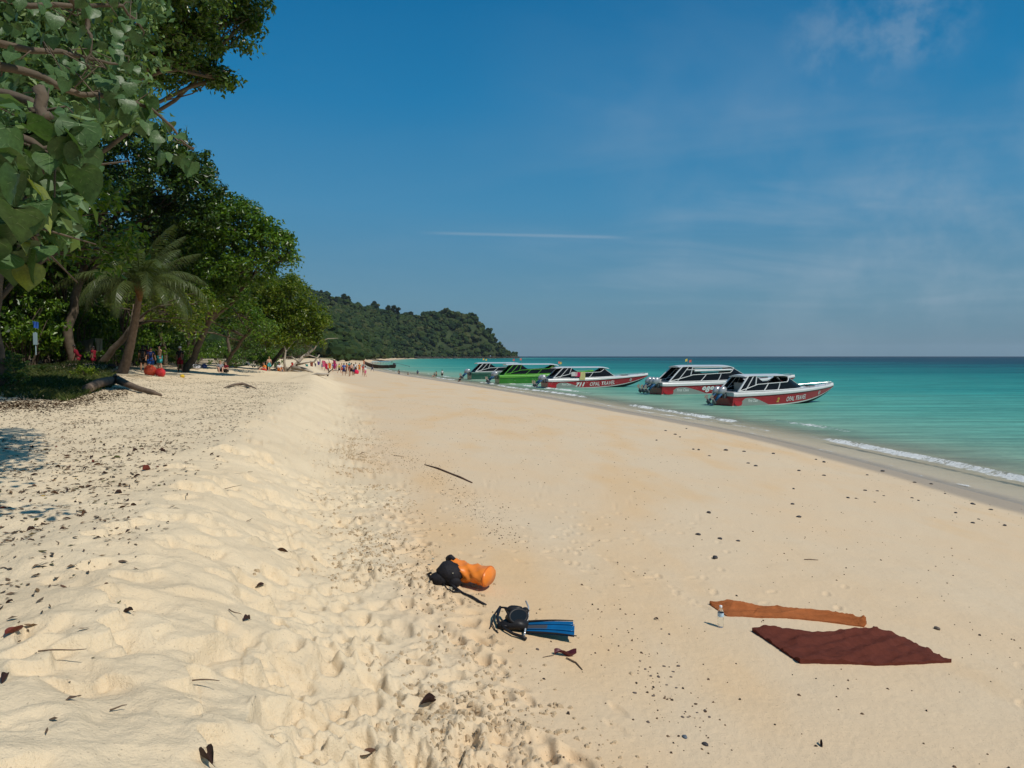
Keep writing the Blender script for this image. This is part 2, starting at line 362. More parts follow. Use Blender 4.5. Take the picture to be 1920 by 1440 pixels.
# ------------------------------------------------------------------ sand
def sand_material():
    m = bpy.data.materials.new('sand'); m.use_nodes = True; t = m.node_tree; L = t.links; b = t.nodes['Principled BSDF']
    geo = N(t, 'ShaderNodeNewGeometry')
    def noise(sc, det=5, rough=0.6, scale=None):
        n = N(t, 'ShaderNodeTexNoise', inp={'Scale': sc, 'Detail': det, 'Roughness': rough})
        if scale:
            mp = N(t, 'ShaderNodeMapping'); mp.inputs['Scale'].default_value = scale; L.new(geo.outputs['Position'], mp.inputs[0]); L.new(mp.outputs[0], n.inputs['Vector'])
        else: L.new(geo.outputs['Position'], n.inputs['Vector'])
        return n.outputs[0]
    def mr(s, a, b_, c=0.0, d=1.0):
        n = N(t, 'ShaderNodeMapRange', inp={'From Min': a, 'From Max': b_, 'To Min': c, 'To Max': d}); L.new(s, n.inputs[0]); return n.outputs[0]
    def mix(f, a, c):
        n = N(t, 'ShaderNodeMix', data_type='RGBA')
        if isinstance(f, float): n.inputs[0].default_value = f
        else: L.new(f, n.inputs[0])
        for i, v in ((6, a), (7, c)):
            if isinstance(v, tuple): n.inputs[i].default_value = (*v, 1)
            else: L.new(v, n.inputs[i])
        return n.outputs[2]
    def mul(a, c):
        n = N(t, 'ShaderNodeMath', operation='MULTIPLY', use_clamp=True); L.new(a, n.inputs[0])
        if isinstance(c, float): n.inputs[1].default_value = c
        else: L.new(c, n.inputs[1])
        return n.outputs[0]
    def attr(n): return N(t, 'ShaderNodeAttribute', attribute_name=n).outputs['Fac']
    dry = mix(mr(noise(0.9), .35, .65), (0.70, 0.555, 0.365), (0.755, 0.61, 0.41))
    firm = mix(mr(noise(0.35, 6), .38, .66), (0.64, 0.500, 0.335), (0.655, 0.485, 0.305))
    c = mix(attr('firm'), dry, firm)
    c = mix(mul(mr(noise(0.5, 4, .5, (1, .35, 1)), .5, .7), mul(attr('firm'), 0.55)), c, (0.66, 0.42, 0.20))   # ochre patches
    c = mix(mul(attr('soil'), mr(noise(2.5), .35, .6)), c, (0.12, 0.085, 0.055))
    c = mix(attr('wet'), c, (0.40, 0.315, 0.22))
    c = mix(attr('bed'), c, (0.60, 0.49, 0.33))
    sp = mr(noise(160, 3, .7), .60, .72); c = mix(mul(sp, 0.35), c, (0.22, 0.15, 0.09))
    sp2 = mr(noise(55, 2, .5), .66, .72); c = mix(mul(sp2, 0.40), c, (0.20, 0.14, 0.09))
    L.new(c, b.inputs['Base Color'])
    rg = N(t, 'ShaderNodeMapRange', inp={'To Min': 0.95, 'To Max': 0.5}); L.new(attr('wet'), rg.inputs[0]); L.new(rg.outputs[0], b.inputs['Roughness'])
    b.inputs['Specular IOR Level'].default_value = 0.2
    n1 = noise(14, 6, .65); n2 = noise(90, 3, .6)
    bd = attr('dry')
    h = N(t, 'ShaderNodeMath', operation='MULTIPLY_ADD'); L.new(n2, h.inputs[0]); h.inputs[1].default_value = 0.16; 
    n3 = noise(38, 5, .75); ad = N(t, 'ShaderNodeMath', operation='MULTIPLY_ADD'); L.new(n3, ad.inputs[0]); ad.inputs[1].default_value = .45; L.new(n1, ad.inputs[2])
    hm = mul(ad.outputs[0], mr(bd, 0, 1, 0.30, 0.9)); hm.node.use_clamp = False; L.new(hm, h.inputs[2])
    bp = N(t, 'ShaderNodeBump', inp={'Strength': 0.75, 'Distance': 0.035}); L.new(h.outputs[0], bp.inputs['Height']); L.new(bp.outputs[0], b.inputs['Normal'])
    return m
n_r, n_t = GX.shape
idx = np.arange(n_r * n_t).reshape(n_r, n_t)
Q = np.stack([idx[:-1, :-1], idx[:-1, 1:], idx[1:, 1:], idx[1:, :-1]], -1).reshape(-1, 4)[:, ::-1]
wob = 0.5 * fbm(GX * 0.25, GY * 0.25, 3)
firm = sstep(0.85, 1.7, SC / WW + 0.5 * fbm(GX * 0.8, GY * 0.8, 3))
wet = sstep(-1.7, -1.1, SS + 0.8 * wob + np.clip(GY * 0.004, 0, .6))
soil = sstep(9.5, 13, -SC + 2.5 * fbm(GX * 0.3, GY * 0.3, 3)) * (1 - sstep(150, 300, RR))
me = np_mesh('beach_sand', np.stack([GX, GY, GZ], -1).reshape(-1, 3), Q, True,
             {'firm': firm, 'wet': wet * (1 - sstep(0, .9, SS)), 'bed': sstep(-.1, .8, SS), 'dry': 1 - firm, 'soil': soil})
SAND = sand_material()
tag(link('beach_sand', me, None, SAND), kind='structure')

# ------------------------------------------------------------------ sea
def water_material():
    m = bpy.data.materials.new('sea_water'); m.use_nodes = True; t = m.node_tree; L = t.links; b = t.nodes['Principled BSDF']; out = t.nodes['Material Output']
    geo = N(t, 'ShaderNodeNewGeometry')
    off = N(t, 'ShaderNodeAttribute', attribute_name='offshore').outputs['Fac']
    fo = N(t, 'ShaderNodeAttribute', attribute_name='foam').outputs['Fac']
    def noise(sc, scale, det=4, rough=.55, dist=0.0, rot=0):
        mp = N(t, 'ShaderNodeMapping'); mp.inputs['Scale'].default_value = scale; mp.inputs['Rotation'].default_value = (0, 0, rot); L.new(geo.outputs['Position'], mp.inputs[0])
        n = N(t, 'ShaderNodeTexNoise', inp={'Scale': sc, 'Detail': det, 'Roughness': rough, 'Distortion': dist}); L.new(mp.outputs[0], n.inputs['Vector']); return n.outputs[0]
    def M(op, a, c, clamp=False, d=None):
        n = N(t, 'ShaderNodeMath', operation=op, use_clamp=clamp)
        for i, v in enumerate((a, c, d)):
            if v is None: continue
            if isinstance(v, (int, float)): n.inputs[i].default_value = v
            else: L.new(v, n.inputs[i])
        return n.outputs[0]
    # sea grass and coral patches, and dark wave streaks painted into the colour
    pn = noise(0.02, (0.35, 1.6, 1), 5, .6, .4)
    lg = M('LOGARITHM', M('ADD', off, 1.0), 10.0)               # 0 at the edge, 3 at one kilometre
    lg2 = M('ADD', lg, M('MULTIPLY', M('SUBTRACT', pn, 0.5), 1.0))
    rp = N(t, 'ShaderNodeValToRGB'); L.new(M('DIVIDE', lg2, 3.6), rp.inputs[0]); cr = rp.color_ramp
    C = [(0.0, (0.52, 0.45, 0.31)), (0.17, (0.40, 0.42, 0.28)), (0.27, (0.21, 0.38, 0.27)), (0.37, (0.10, 0.345, 0.265)), (0.47, (0.036, 0.275, 0.235)),
         (0.56, (0.010, 0.19, 0.18)), (0.65, (0.001, 0.105, 0.122)), (0.735, (0.001, 0.045, 0.078)), (1.0, (0.001, 0.018, 0.045))]
    cr.elements[0].position, cr.elements[0].color = C[0][0], (*C[0][1], 1); cr.elements[1].position, cr.elements[1].color = C[-1][0], (*C[-1][1], 1)
    for p, c in C[1:-1]: cr.elements.new(p).color = (*c, 1)
    st = noise(0.30, (0.22, 1.5, 1), 8, .8)                       # wave shading put into the colour: darker wavelets, brighter troughs
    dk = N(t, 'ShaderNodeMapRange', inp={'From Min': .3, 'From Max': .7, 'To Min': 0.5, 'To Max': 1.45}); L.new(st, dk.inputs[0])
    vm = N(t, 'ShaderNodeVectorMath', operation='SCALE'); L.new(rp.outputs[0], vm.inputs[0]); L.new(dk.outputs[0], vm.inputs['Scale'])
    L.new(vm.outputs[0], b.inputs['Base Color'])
    b.inputs['Roughness'].default_value = 0.6; b.inputs['Specular IOR Level'].default_value = 0.0
    w1 = noise(0.9, (0.35, 1, 1), 6, .65, .3, R(12)); w2 = noise(5.0, (0.5, 1, 1), 4, .6, 0, R(-10))
    h = M('MULTIPLY_ADD', w2, 0.16, False, w1)
    bp = N(t, 'ShaderNodeBump', inp={'Strength': 0.85, 'Distance': 0.28}); L.new(h, bp.inputs['Height']); L.new(bp.outputs[0], b.inputs['Normal'])
    gl = N(t, 'ShaderNodeBsdfGlossy', inp={'Roughness': 0.12}); L.new(bp.outputs[0], gl.inputs['Normal'])
    fr = N(t, 'ShaderNodeFresnel', inp={'IOR': 1.33}); L.new(bp.outputs[0], fr.inputs['Normal'])
    sp = N(t, 'ShaderNodeMixShader'); L.new(M('MINIMUM', M('MULTIPLY', fr.outputs[0], 0.6), 0.20), sp.inputs[0]); L.new(b.outputs[0], sp.inputs[1]); L.new(gl.outputs[0], sp.inputs[2])   # wave slopes keep the reflection of the whole sea far below a mirror's
    # clear at the very edge so that the wet sand shows through
    al = N(t, 'ShaderNodeMapRange', interpolation_type='SMOOTHSTEP', inp={'From Min': 0.0, 'From Max': 8.0, 'To Min': 0.12, 'To Max': 1.0}); L.new(off, al.inputs[0])
    L.new(al.outputs[0], b.inputs['Alpha'])
    f1 = noise(3.2, (1, 1, 1), 8, .78, 1.0, R(15))
    fm = M('MULTIPLY', M('SUBTRACT', M('ADD', fo, M('ADD', M('MULTIPLY', f1, 2.6), M('MULTIPLY', noise(.55, (1, 1, 1), 3), 1.6))), 2.78), 2.6, True)
    fm = M('MULTIPLY', fm, M('GREATER_THAN', fo, 0.02))
    fb = N(t, 'ShaderNodeBsdfPrincipled', inp={'Base Color': (0.80, 0.80, 0.76, 1), 'Roughness': 0.8})
    b2 = N(t, 'ShaderNodeBump', inp={'Strength': 0.8, 'Distance': 0.15}); L.new(f1, b2.inputs['Height']); L.new(b2.outputs[0], fb.inputs['Normal'])
    ms = N(t, 'ShaderNodeMixShader'); L.new(fm, ms.inputs[0]); L.new(sp.outputs[0], ms.inputs[1]); L.new(fb.outputs[0], ms.inputs[2]); L.new(ms.outputs[0], out.inputs[0])
    return m
tw = np.radians(np.concatenate([np.linspace(-65, -28, 30)[:-1], np.linspace(-28, 44, 420), np.linspace(44, 150, 40)[1:]]))
rw = np.concatenate([np.geomspace(8, 160, 330), np.geomspace(160, 9000, 90)[1:]])
TW, RW = np.meshgrid(tw, rw); WX = RW * np.sin(TW); WY = RW * np.cos(TW)
WS = sdist(SHORE, WX, WY)
al_ = fbm(WY * 0.05 + 3, WX * 0.05, 3)                    # slow change along the shore
def breaker(off, amp, wid, seed, cov):
    c = off + 1.6 * fbm(WY * 0.06 + seed, WX * 0.02 + seed, 2)
    g = WS - c; act = sstep(cov, cov + 0.22, fbm(WY * 0.075 + seed * 3.1, WX * 0.075, 2) + 0.25)
    hgt = amp * act * np.where(g > 0, np.exp(-(g / (wid * 2.2)) ** 2), np.exp(-(g / (wid * 0.7)) ** 2))
    foam = act * np.exp(-((g + wid * 0.5) / (wid * 1.1)) ** 2) + 0.55 * act * np.exp(-((g + wid * 1.8) / (wid * 1.3)) ** 2)
    return hgt, foam
H1, F1 = breaker(3.2, 0.13, 0.22, 1.3, -0.02); H2, F2 = breaker(6.2, 0.13, 0.25, 6.1, 0.20); H3, F3 = breaker(1.1, 0.03, 0.22, 3.7, 0.0)
edge = 0.62 * np.exp(-((WS - 0.15 + 0.5 * fbm(WX * .4, WY * .4, 2)) / 0.22) ** 2)
WZ = 0.02 + H1 + H2 + H3 + 0.03 * fbm(WX * 0.35, WY * 0.9, 3) * sstep(2, 12, WS) * (RW < 400)
foam = np.clip(np.maximum.reduce([F1, F2, 0.6 * F3, edge]), 0, 1) * (RW < 420)
iw = np.arange(WX.size).reshape(WX.shape)
QW = np.stack([iw[:-1, :-1], iw[:-1, 1:], iw[1:, 1:], iw[1:, :-1]], -1).reshape(-1, 4)[:, ::-1]
keep = (WS.ravel()[QW] > -3.0).all(1); QW = QW[keep]
used = np.unique(QW); rem = np.full(WX.size, -1); rem[used] = np.arange(len(used))
me = np_mesh('sea_water', np.stack([WX, WY, WZ], -1).reshape(-1, 3)[used], rem[QW], True, {'offshore': np.maximum(WS, 0).ravel()[used], 'foam': foam.ravel()[used]})
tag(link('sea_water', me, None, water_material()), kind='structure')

# ------------------------------------------------------------------ headland
def hill_z(x, y, s):
    rx = [-1400, -700, -520, -405, -345, -285, -223, -180, -132, -81, -40, -15, 8]
    rz = [120, 135, 132, 122, 108, 94, 76, 70, 76, 64, 44, 20, 3]
    rid = np.interp(x, rx, rz); inl = -s - 12
    return rid * sstep(130, 620, y) * (1 - np.exp(-np.clip(inl, 0, None) / 105.0)) * (1 + 0.16 * fbm(x * 0.012, y * 0.012, 3)) + 1.5
HK = [(430, 505), (500, 515), (560, 533), (620, 556), (660, 570), (700, 578), (740, 589), (775, 593), (830, 582), (860, 588), (890, 597), (920, 615), (940, 635), (955, 652), (966, 664)]
_hill0 = hill_z; _ty = np.linspace(420, 1620, 500); _kk = []; _az = []
for px_, py_ in HK:                                     # give the ridge the outline that the photograph shows
    a_ = (px_ - 960) / F; X_ = a_ * _ty; S_ = sdist(SHORE, X_, _ty); e_ = np.where(S_ < -12, (_hill0(X_, _ty, S_) + 6 - CAM_Z) / _ty, 0).max()
    _az.append(a_); _kk.append(max((667.5 - py_), 2) / F / max(e_, 0.004))
def hill_z(x, y, s): return _hill0(x, y, s) * np.interp(x / y, _az, np.clip(_kk, .3, 2.6))
def skyline(px):
    a_ = (px - 960) / F; X_ = a_ * _ty; S_ = sdist(SHORE, X_, _ty); Zh = hill_z(X_, _ty, S_); e_ = np.where(S_ < -12, (Zh - CAM_Z) / _ty, 0); k = int(e_.argmax()); return Vector((X_[k], _ty[k], Zh[k]))
hx, hy = np.meshgrid(np.linspace(-760, 20, 110), np.linspace(170, 1640, 165))
hs = sdist(SHORE, hx, hy); hz = np.where(hs < -14 - 16 * (hy < 420), hill_z(hx, hy, hs), -3)
ih = np.arange(hx.size).reshape(hx.shape); QH = np.stack([ih[:-1, :-1], ih[:-1, 1:], ih[1:, 1:], ih[1:, :-1]], -1).reshape(-1, 4)
M_HILL = mat('hill_ground', (0.035, 0.05, 0.02), 0.95, 0.1, 0.4, 0.05)
tag(link('headland_hill', np_mesh('headland_hill', np.stack([hx, hy, hz], -1).reshape(-1, 3), QH[(hs.ravel()[QH] < -8).all(1)], True), None, M_HILL), kind='structure')
# closed forest over the headland: far off it reads as one mass of crowns
def ico():
    import bmesh
    bm = bmesh.new(); bmesh.ops.create_icosphere(bm, subdivisions=2, radius=1); V = np.array([v.co[:] for v in bm.verts]); Fc = np.array([[v.index for v in f.verts] for f in bm.faces]); bm.free(); return V, Fc
IV, IF = ico()
def crowns(pts, rads, seed):
    g = np.random.RandomState(seed); VV = []; FF = []; o = 0
    for (x, y, z), r in zip(pts, rads):
        a = g.uniform(0, 6.28); c, s_ = math.cos(a), math.sin(a); V = IV * (1 + g.uniform(-0.30, 0.26, (len(IV), 1)))
        V = V * np.array([r, r * g.uniform(.8, 1.2), r * g.uniform(.7, 1.05)]); V = np.stack([V[:, 0] * c - V[:, 1] * s_, V[:, 0] * s_ + V[:, 1] * c, V[:, 2]], -1) + np.array([x, y, z])
        VV.append(V); FF.append(IF + o); o += len(V)
    return np.concatenate(VV), np.concatenate(FF)
g = np.random.RandomState(5)
cxs, cys = g.uniform(-560, 16, 26000), g.uniform(200, 1500, 26000); css = sdist(SHORE, cxs, cys)
ok = (css < np.where(cys > 1060, -3, np.where(cys < 345, -34, -10))) & (css > -270); cxs, cys, css = cxs[ok], cys[ok], css[ok]
sel = g.permutation(len(cxs)); grid_ = {}; chosen = []
for i in sel:                                            # keep the crowns apart
    k = (int(cxs[i] // 6.2), int(cys[i] // 6.2))
    if k in grid_: continue
    grid_[k] = 1; chosen.append(i)
chosen = [i for i in chosen if cxs[i] > -0.45 * cys[i] - 20][:3900]
cz = hill_z(cxs, cys, css); rad = [g.uniform(2.6, 7.4) * (0.75 if css[i] > -30 else 1) for i in chosen]
cp_ = [(cxs[i], cys[i], cz[i] + r_ * g.uniform(.4, 1.1)) for i, r_ in zip(chosen, rad)]; n0 = len(cp_)
for i in range(n0):                                      # smaller boughs break up the round crowns
    x_, y_, z_ = cp_[i]; r_ = rad[i]; cp_.append((x_ + g.uniform(-1, 1) * r_, y_ + g.uniform(-1, 1) * r_, z_ + g.uniform(0, .9) * r_)); rad.append(r_ * g.uniform(.3, .6))
V, Fc = crowns(cp_, rad, 3)
M_FAR = mat('far_forest', (0.04, 0.07, 0.02), 0.9, 0.15, island=[(0.010, 0.022, 0.008), (0.018, 0.034, 0.010), (0.030, 0.047, 0.012), (0.022, 0.04, 0.010), (0.05, 0.055, 0.018)])
tag(link('headland_forest', np_mesh('headland_forest', V, Fc, False), None, M_FAR), 'dense dark forest covering the headland beyond the bay', 'forest', kind='stuff')

# dark rocks at the water's foot of the headland
rk = np.array([p for p in SHORE if 1090 < p[1] < 1345]); P_ = []
for i in range(len(rk) - 1):
    for k in range(18): t = k / 18; P_.append((*(rk[i] * (1 - t) + rk[i + 1] * t + g.normal(0, 2.0, 2) + np.array([-3, 3])), .6))
V, Fc = crowns(P_, [g.uniform(2.2, 4.6) for _ in P_], 8)
tag(link('headland_rocks', np_mesh('headland_rocks', V * np.array([1, 1, .8]), Fc), None, mat('headland_rock', (.05, .045, .035), .95, .1, .4, .05)), 'dark rocks along the waterline of the headland', 'rocks', kind='stuff')

# ------------------------------------------------------------------ leaves and trees
M_BARK = mat('bark_grey', (0.11, 0.085, 0.06), 0.9, 0.2, 0.35, 3, 0.8, 12)
M_BLEACH = mat('bleached_wood', (0.36, 0.31, 0.25), 0.85, 0.2, 0.25, 4, 0.6, 25)
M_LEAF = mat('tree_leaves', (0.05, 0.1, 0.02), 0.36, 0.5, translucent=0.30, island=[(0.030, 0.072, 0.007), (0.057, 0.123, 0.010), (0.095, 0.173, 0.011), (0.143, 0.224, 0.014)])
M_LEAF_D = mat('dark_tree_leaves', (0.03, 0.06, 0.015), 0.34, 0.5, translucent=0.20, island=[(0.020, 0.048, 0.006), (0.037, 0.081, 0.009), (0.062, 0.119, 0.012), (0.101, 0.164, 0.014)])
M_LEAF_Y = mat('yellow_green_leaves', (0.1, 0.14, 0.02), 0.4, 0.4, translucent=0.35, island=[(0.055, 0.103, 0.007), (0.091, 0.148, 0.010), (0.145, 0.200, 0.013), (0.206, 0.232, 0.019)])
M_LEAF_B = mat('brownish_leaves', (0.1, 0.1, 0.03), 0.6, 0.3, translucent=0.2, island=[(0.043, 0.062, 0.013), (0.075, 0.085, 0.020), (0.117, 0.108, 0.033), (0.064, 0.091, 0.017)])
def leaf_cloud(clumps, per, size, seed, up=0.6):
    """clumps: (x, y, z, radius); leaf = folded rhomb of two triangles"""
    g = np.random.RandomState(seed); C = np.repeat(np.array(clumps), per, 0); n = len(C)
    d = g.normal(size=(n, 3)); d /= np.linalg.norm(d, axis=1)[:, None]; rr = C[:, 3:4] * g.uniform(0.35, 1.05, (n, 1))
    P = C[:, :3] + d * rr * np.array([1, 1, 0.72])
    nrm = d * 0.7 + g.normal(size=(n, 3)) * 0.55 + np.array([0, 0, up]); nrm /= np.linalg.norm(nrm, axis=1)[:, None]
    a = np.cross(nrm, g.normal(size=(n, 3))); a /= np.linalg.norm(a, axis=1)[:, None]; b = np.cross(nrm, a)
    s = size * g.uniform(0.7, 1.3, (n, 1)); tip = P + a * s - nrm * s * 0.25; root = P - a * s; l = P + b * s * 0.5 + nrm * s * 0.12; r = P - b * s * 0.5 + nrm * s * 0.12
    V = np.stack([root, l, tip, r], 1).reshape(-1, 3); Fq = np.arange(4 * n).reshape(-1, 4); return V, Fq
def lobe_clumps(lobes, dens, seed, cr_=(0.45, 0.9)):
    """clumps over the outer shell of every lobe, fewer inside"""
    g = random.Random(seed); out = []
    for (x, y, z, r) in lobes:
        n = max(int(dens * r * r), 7)
        for _ in range(n):
            u = g.uniform(-0.75, 1); a = g.uniform(0, 6.283); q = math.sqrt(max(0, 1 - u * u)); k = r * (g.uniform(0.78, 1.12) if g.random() < 0.85 else g.uniform(0.4, 0.8))
            out.append((x + k * q * math.cos(a), y + k * q * math.sin(a), z + k * u * 0.8, g.uniform(*cr_)))
    return out
def limb(mb, p0, p1, r0, r1, g, wig=0.12, n=7, side=7):
    p0, p1 = Vector(p0), Vector(p1); L_ = (p1 - p0).length; pts = []; rad = []
    o = Vector((g.uniform(-1, 1), g.uniform(-1, 1), g.uniform(0, 1))) * L_ * wig
    for i in range(n + 1):
        t = i / n; j = Vector((g.uniform(-1, 1), g.uniform(-1, 1), g.uniform(-.5, .5))) * L_ * 0.018 * (0 < i < n)
        pts.append(p0.lerp(p1, t) + o * math.sin(math.pi * t) + j); rad.append(r0 + (r1 - r0) * t ** 0.8)
    mb.tube(pts, rad, side); return pts
def make_tree(loc, lobes, trunk_top, r0=0.3, dens=5.0, per=34, size=0.11, seed=1, leafm=None, label='', group=None, name='broadleaf_tree', cat='tree', rz=0, clump=(0.45, 0.9), twig=True, bark=None):
    root = empty(name, loc, rz, label, cat, group); g = random.Random(seed)
    mb = MB(); tp = Vector(trunk_top); pts = limb(mb, (0, 0, -0.4), tp, r0 * 1.25, r0 * 0.72, g, 0.08, 9, 10); mb.build('trunk', bark or M_BARK, root, True)
    mb = MB()
    for (x, y, z, r) in lobes:
        c = Vector((x, y, z)); st = pts[g.randint(6, 9)] if len(lobes) > 1 else tp
        q = limb(mb, st, c, r0 * 0.5, 0.05, g, 0.14)
        if twig:
            for k in range(5):
                e = c + Vector((g.uniform(-1, 1), g.uniform(-1, 1), g.uniform(-0.5, 0.9))) * r * 0.85
                limb(mb, q[g.randint(3, 6)], e, r0 * 0.17, 0.015, g, 0.15, 5, 5)
    mb.build('limbs', bark or M_BARK, root, True)
    V, Fq = leaf_cloud(lobe_clumps(lobes, dens, seed, clump), per, size, seed)
    link('crown', np_mesh('crown', V, Fq), root, leafm or M_LEAF)
    return root
def rel(base, px, py, dist, r): p = at_d(px, py, dist) - base; return (p.x, p.y, p.z, r)

# A: the overhanging tree at the top edge
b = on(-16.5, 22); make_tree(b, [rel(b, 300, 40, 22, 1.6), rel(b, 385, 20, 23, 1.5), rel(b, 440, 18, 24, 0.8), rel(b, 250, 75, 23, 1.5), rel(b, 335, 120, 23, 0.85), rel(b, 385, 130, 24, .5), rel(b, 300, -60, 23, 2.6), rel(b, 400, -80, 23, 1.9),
     rel(b, 200, -40, 23, 2.4), rel(b, 80, -20, 24, 2.6), rel(b, 410, 145, 24, .32), rel(b, 470, 20, 24, .6), rel(b, 400, 60, 24, .7), rel(b, 345, 100, 24, .9), rel(b, 455, 45, 24, .4), rel(b, 365, 140, 24, .5), rel(b, 300, 130, 24, .8), rel(b, 420, 150, 24, .3), rel(b, 360, 70, 23, .8), rel(b, 100, 80, 24, 2.0), rel(b, 0, 40, 24, 2.4), rel(b, 190, 110, 24, 1.4), rel(b, 210, -170, 18, 2.6), rel(b, 70, -150, 19, 2.8), rel(b, 330, -210, 19, 2.0), rel(b, 140, -260, 16, 2.4)], (2.0, 0.5, 9.0), 0.16, 17, 56, 0.088, 3,  # last four lobes: unseen boughs added overhead to shade the grass
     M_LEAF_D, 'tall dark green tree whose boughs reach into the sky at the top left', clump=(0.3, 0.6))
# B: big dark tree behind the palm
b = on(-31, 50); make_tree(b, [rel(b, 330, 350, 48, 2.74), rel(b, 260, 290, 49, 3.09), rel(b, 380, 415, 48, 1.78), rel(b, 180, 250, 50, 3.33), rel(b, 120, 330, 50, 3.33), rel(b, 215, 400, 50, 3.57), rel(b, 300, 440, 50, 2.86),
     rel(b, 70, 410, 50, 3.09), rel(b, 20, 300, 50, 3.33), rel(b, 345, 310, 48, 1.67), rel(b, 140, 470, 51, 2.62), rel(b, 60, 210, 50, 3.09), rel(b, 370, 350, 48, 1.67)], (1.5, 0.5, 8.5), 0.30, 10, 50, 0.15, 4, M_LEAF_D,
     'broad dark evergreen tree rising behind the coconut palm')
# C: the rounded tree in front of the sky right of the palm
b = on(-24.5, 53); make_tree(b, [rel(b, 440, 430, 50, 2.2), rel(b, 505, 465, 50, 1.7), rel(b, 395, 450, 50, 2.3), rel(b, 470, 500, 50, 1.8), rel(b, 530, 490, 50, 0.9), rel(b, 400, 520, 50, 2.2), rel(b, 455, 395, 51, 1.1), rel(b, 410, 405, 51, 1.6), rel(b, 490, 430, 50, 1.2), rel(b, 350, 540, 50, 1.7), rel(b, 528, 450, 50, 0.8), rel(b, 440, 550, 51, 1.5)],
     (3.0, -1, 5.0), 0.22, 12, 48, 0.14, 5, M_LEAF, 'sunlit green tree with a rounded crown against the sky right of the palm')
# D: the low sunlit tree at the end of the row
b = on(-28, 80); make_tree(b, [rel(b, 530, 560, 76, 2.6), rel(b, 575, 590, 76, 2.1), rel(b, 490, 560, 77, 2.7), rel(b, 560, 625, 75, 1.9), rel(b, 596, 612, 75, 1.1), rel(b, 500, 600, 76, 2.4), rel(b, 545, 540, 77, 1.5), rel(b, 450, 570, 77, 2.5), rel(b, 520, 632, 75, 1.6), rel(b, 590, 635, 75, .8)],
     (4.2, -2, 4.2), 0.2, 10, 46, 0.17, 6, M_LEAF_Y, 'spreading yellow green tree leaning over the sand at the end of the row', clump=(0.6, 1.1))
b = on(-25.5, 62); make_tree(b, [rel(b, 400, 600, 60, 1.5), rel(b, 450, 590, 60, 1.7), rel(b, 490, 620, 60, 1.3), rel(b, 360, 590, 58, 1.5), rel(b, 430, 560, 60, 1.6), rel(b, 330, 620, 56, 1.1)],
     (3.4, -1, 3.6), 0.15, 9, 40, 0.13, 8, M_LEAF, 'leaning beach tree with thin pale limbs under the rounded tree')
b = on(-28, 47.5); make_tree(b, [rel(b, 335, 590, 46, 1.0), rel(b, 300, 585, 47, 1.1), rel(b, 370, 570, 46, 1.2), rel(b, 350, 612, 45, .8), rel(b, 250, 570, 48, 1.2)],
     (4.0, -1.0, 3.4), 0.22, 10, 40, 0.11, 9, M_LEAF_Y, 'crooked tree with bright green leaves just right of the palm stem')
# generic trees for the rows behind: two kinds, copied with shared meshes
gen = []
for k, (lm, lobes) in enumerate([(M_LEAF_D, [(0, 0, 9.5, 3.0), (2.2, 0.5, 8, 2.2), (-2, 1.2, 8.2, 2.4), (0.3, -2.0, 7.4, 2.1), (1.0, 2.0, 10.5, 2.0), (-1.2, -1.2, 11, 1.8)]),
                                (M_LEAF, [(0, 0, 7.5, 2.6), (2.4, 0, 6.4, 1.9), (-2.2, .5, 6.6, 2.0), (.5, -2.2, 5.8, 1.8), (-.5, 2.2, 7.6, 1.9), (2.8, -1.8, 5.0, 1.3)]),
                                (M_LEAF_B, [(0, 0, 6.0, 2.4), (2.2, .4, 5.0, 1.8), (-2.0, .5, 5.3, 1.9), (.5, -2.0, 4.3, 1.9), (2.4, -1.8, 3.4, 1.4), (-1.8, -1.8, 3.4, 1.5)])]):
    gen.append(make_tree((0, 0, 0), lobes, (0.3, 0.2, 4.2 if k < 2 else 2.6), 0.16, 6.0, 40, 0.15, 20 + k, lm, 'x', 'x', clump=(.5, 1.0)))
used_gen = set()
def where(x, y):
    px = 960 + x / y * F
    for lim, w in ((-60, 'beyond the left edge'), (60, 'at the left edge'), (140, 'behind the tarp'), (215, 'left of the palm stem'), (265, 'just right of the palm stem'), (330, 'behind the buoys'), (400, 'behind the pale bag'), (460, 'behind the sitting pair'), (520, 'left of the dead tree'), (580, 'right behind the dead tree'), (640, 'behind the forked bush'), (9999, 'behind the longtail boat')):
        if px < lim: break
    return ('front row ' if y < 55 else 'second row ' if y < 80 else 'third row ' if y < 125 else 'far row ' if y < 260 else 'last row ') + w
def place_tree(k, x, y, s, label, group, rz=None, z=None):
    t = gen[k] if k not in used_gen else copy_tree(gen[k]); used_gen.add(k)
    t.location = (x, y, float(gz(x, y)) if z is None else z); t.scale = (s, s, s * rng.uniform(0.9, 1.12)); t.rotation_euler = (0, 0, rng.uniform(0, 6.28) if rz is None else rz); label = label + ', ' + where(x, y)
    tag(t, label, 'tree', group); return t
G1 = 'trees of the dark wood behind the beach'
L1 = 'shaded wood tree'
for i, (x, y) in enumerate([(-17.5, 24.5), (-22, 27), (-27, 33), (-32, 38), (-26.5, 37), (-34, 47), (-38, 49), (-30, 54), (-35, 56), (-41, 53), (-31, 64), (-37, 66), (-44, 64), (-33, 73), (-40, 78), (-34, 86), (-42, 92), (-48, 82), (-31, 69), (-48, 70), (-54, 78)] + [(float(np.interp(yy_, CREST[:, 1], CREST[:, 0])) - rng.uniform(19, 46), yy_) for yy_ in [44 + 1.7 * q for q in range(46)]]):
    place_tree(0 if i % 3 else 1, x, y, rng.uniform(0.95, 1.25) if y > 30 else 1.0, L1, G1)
G2 = 'trees along the far end of the beach'
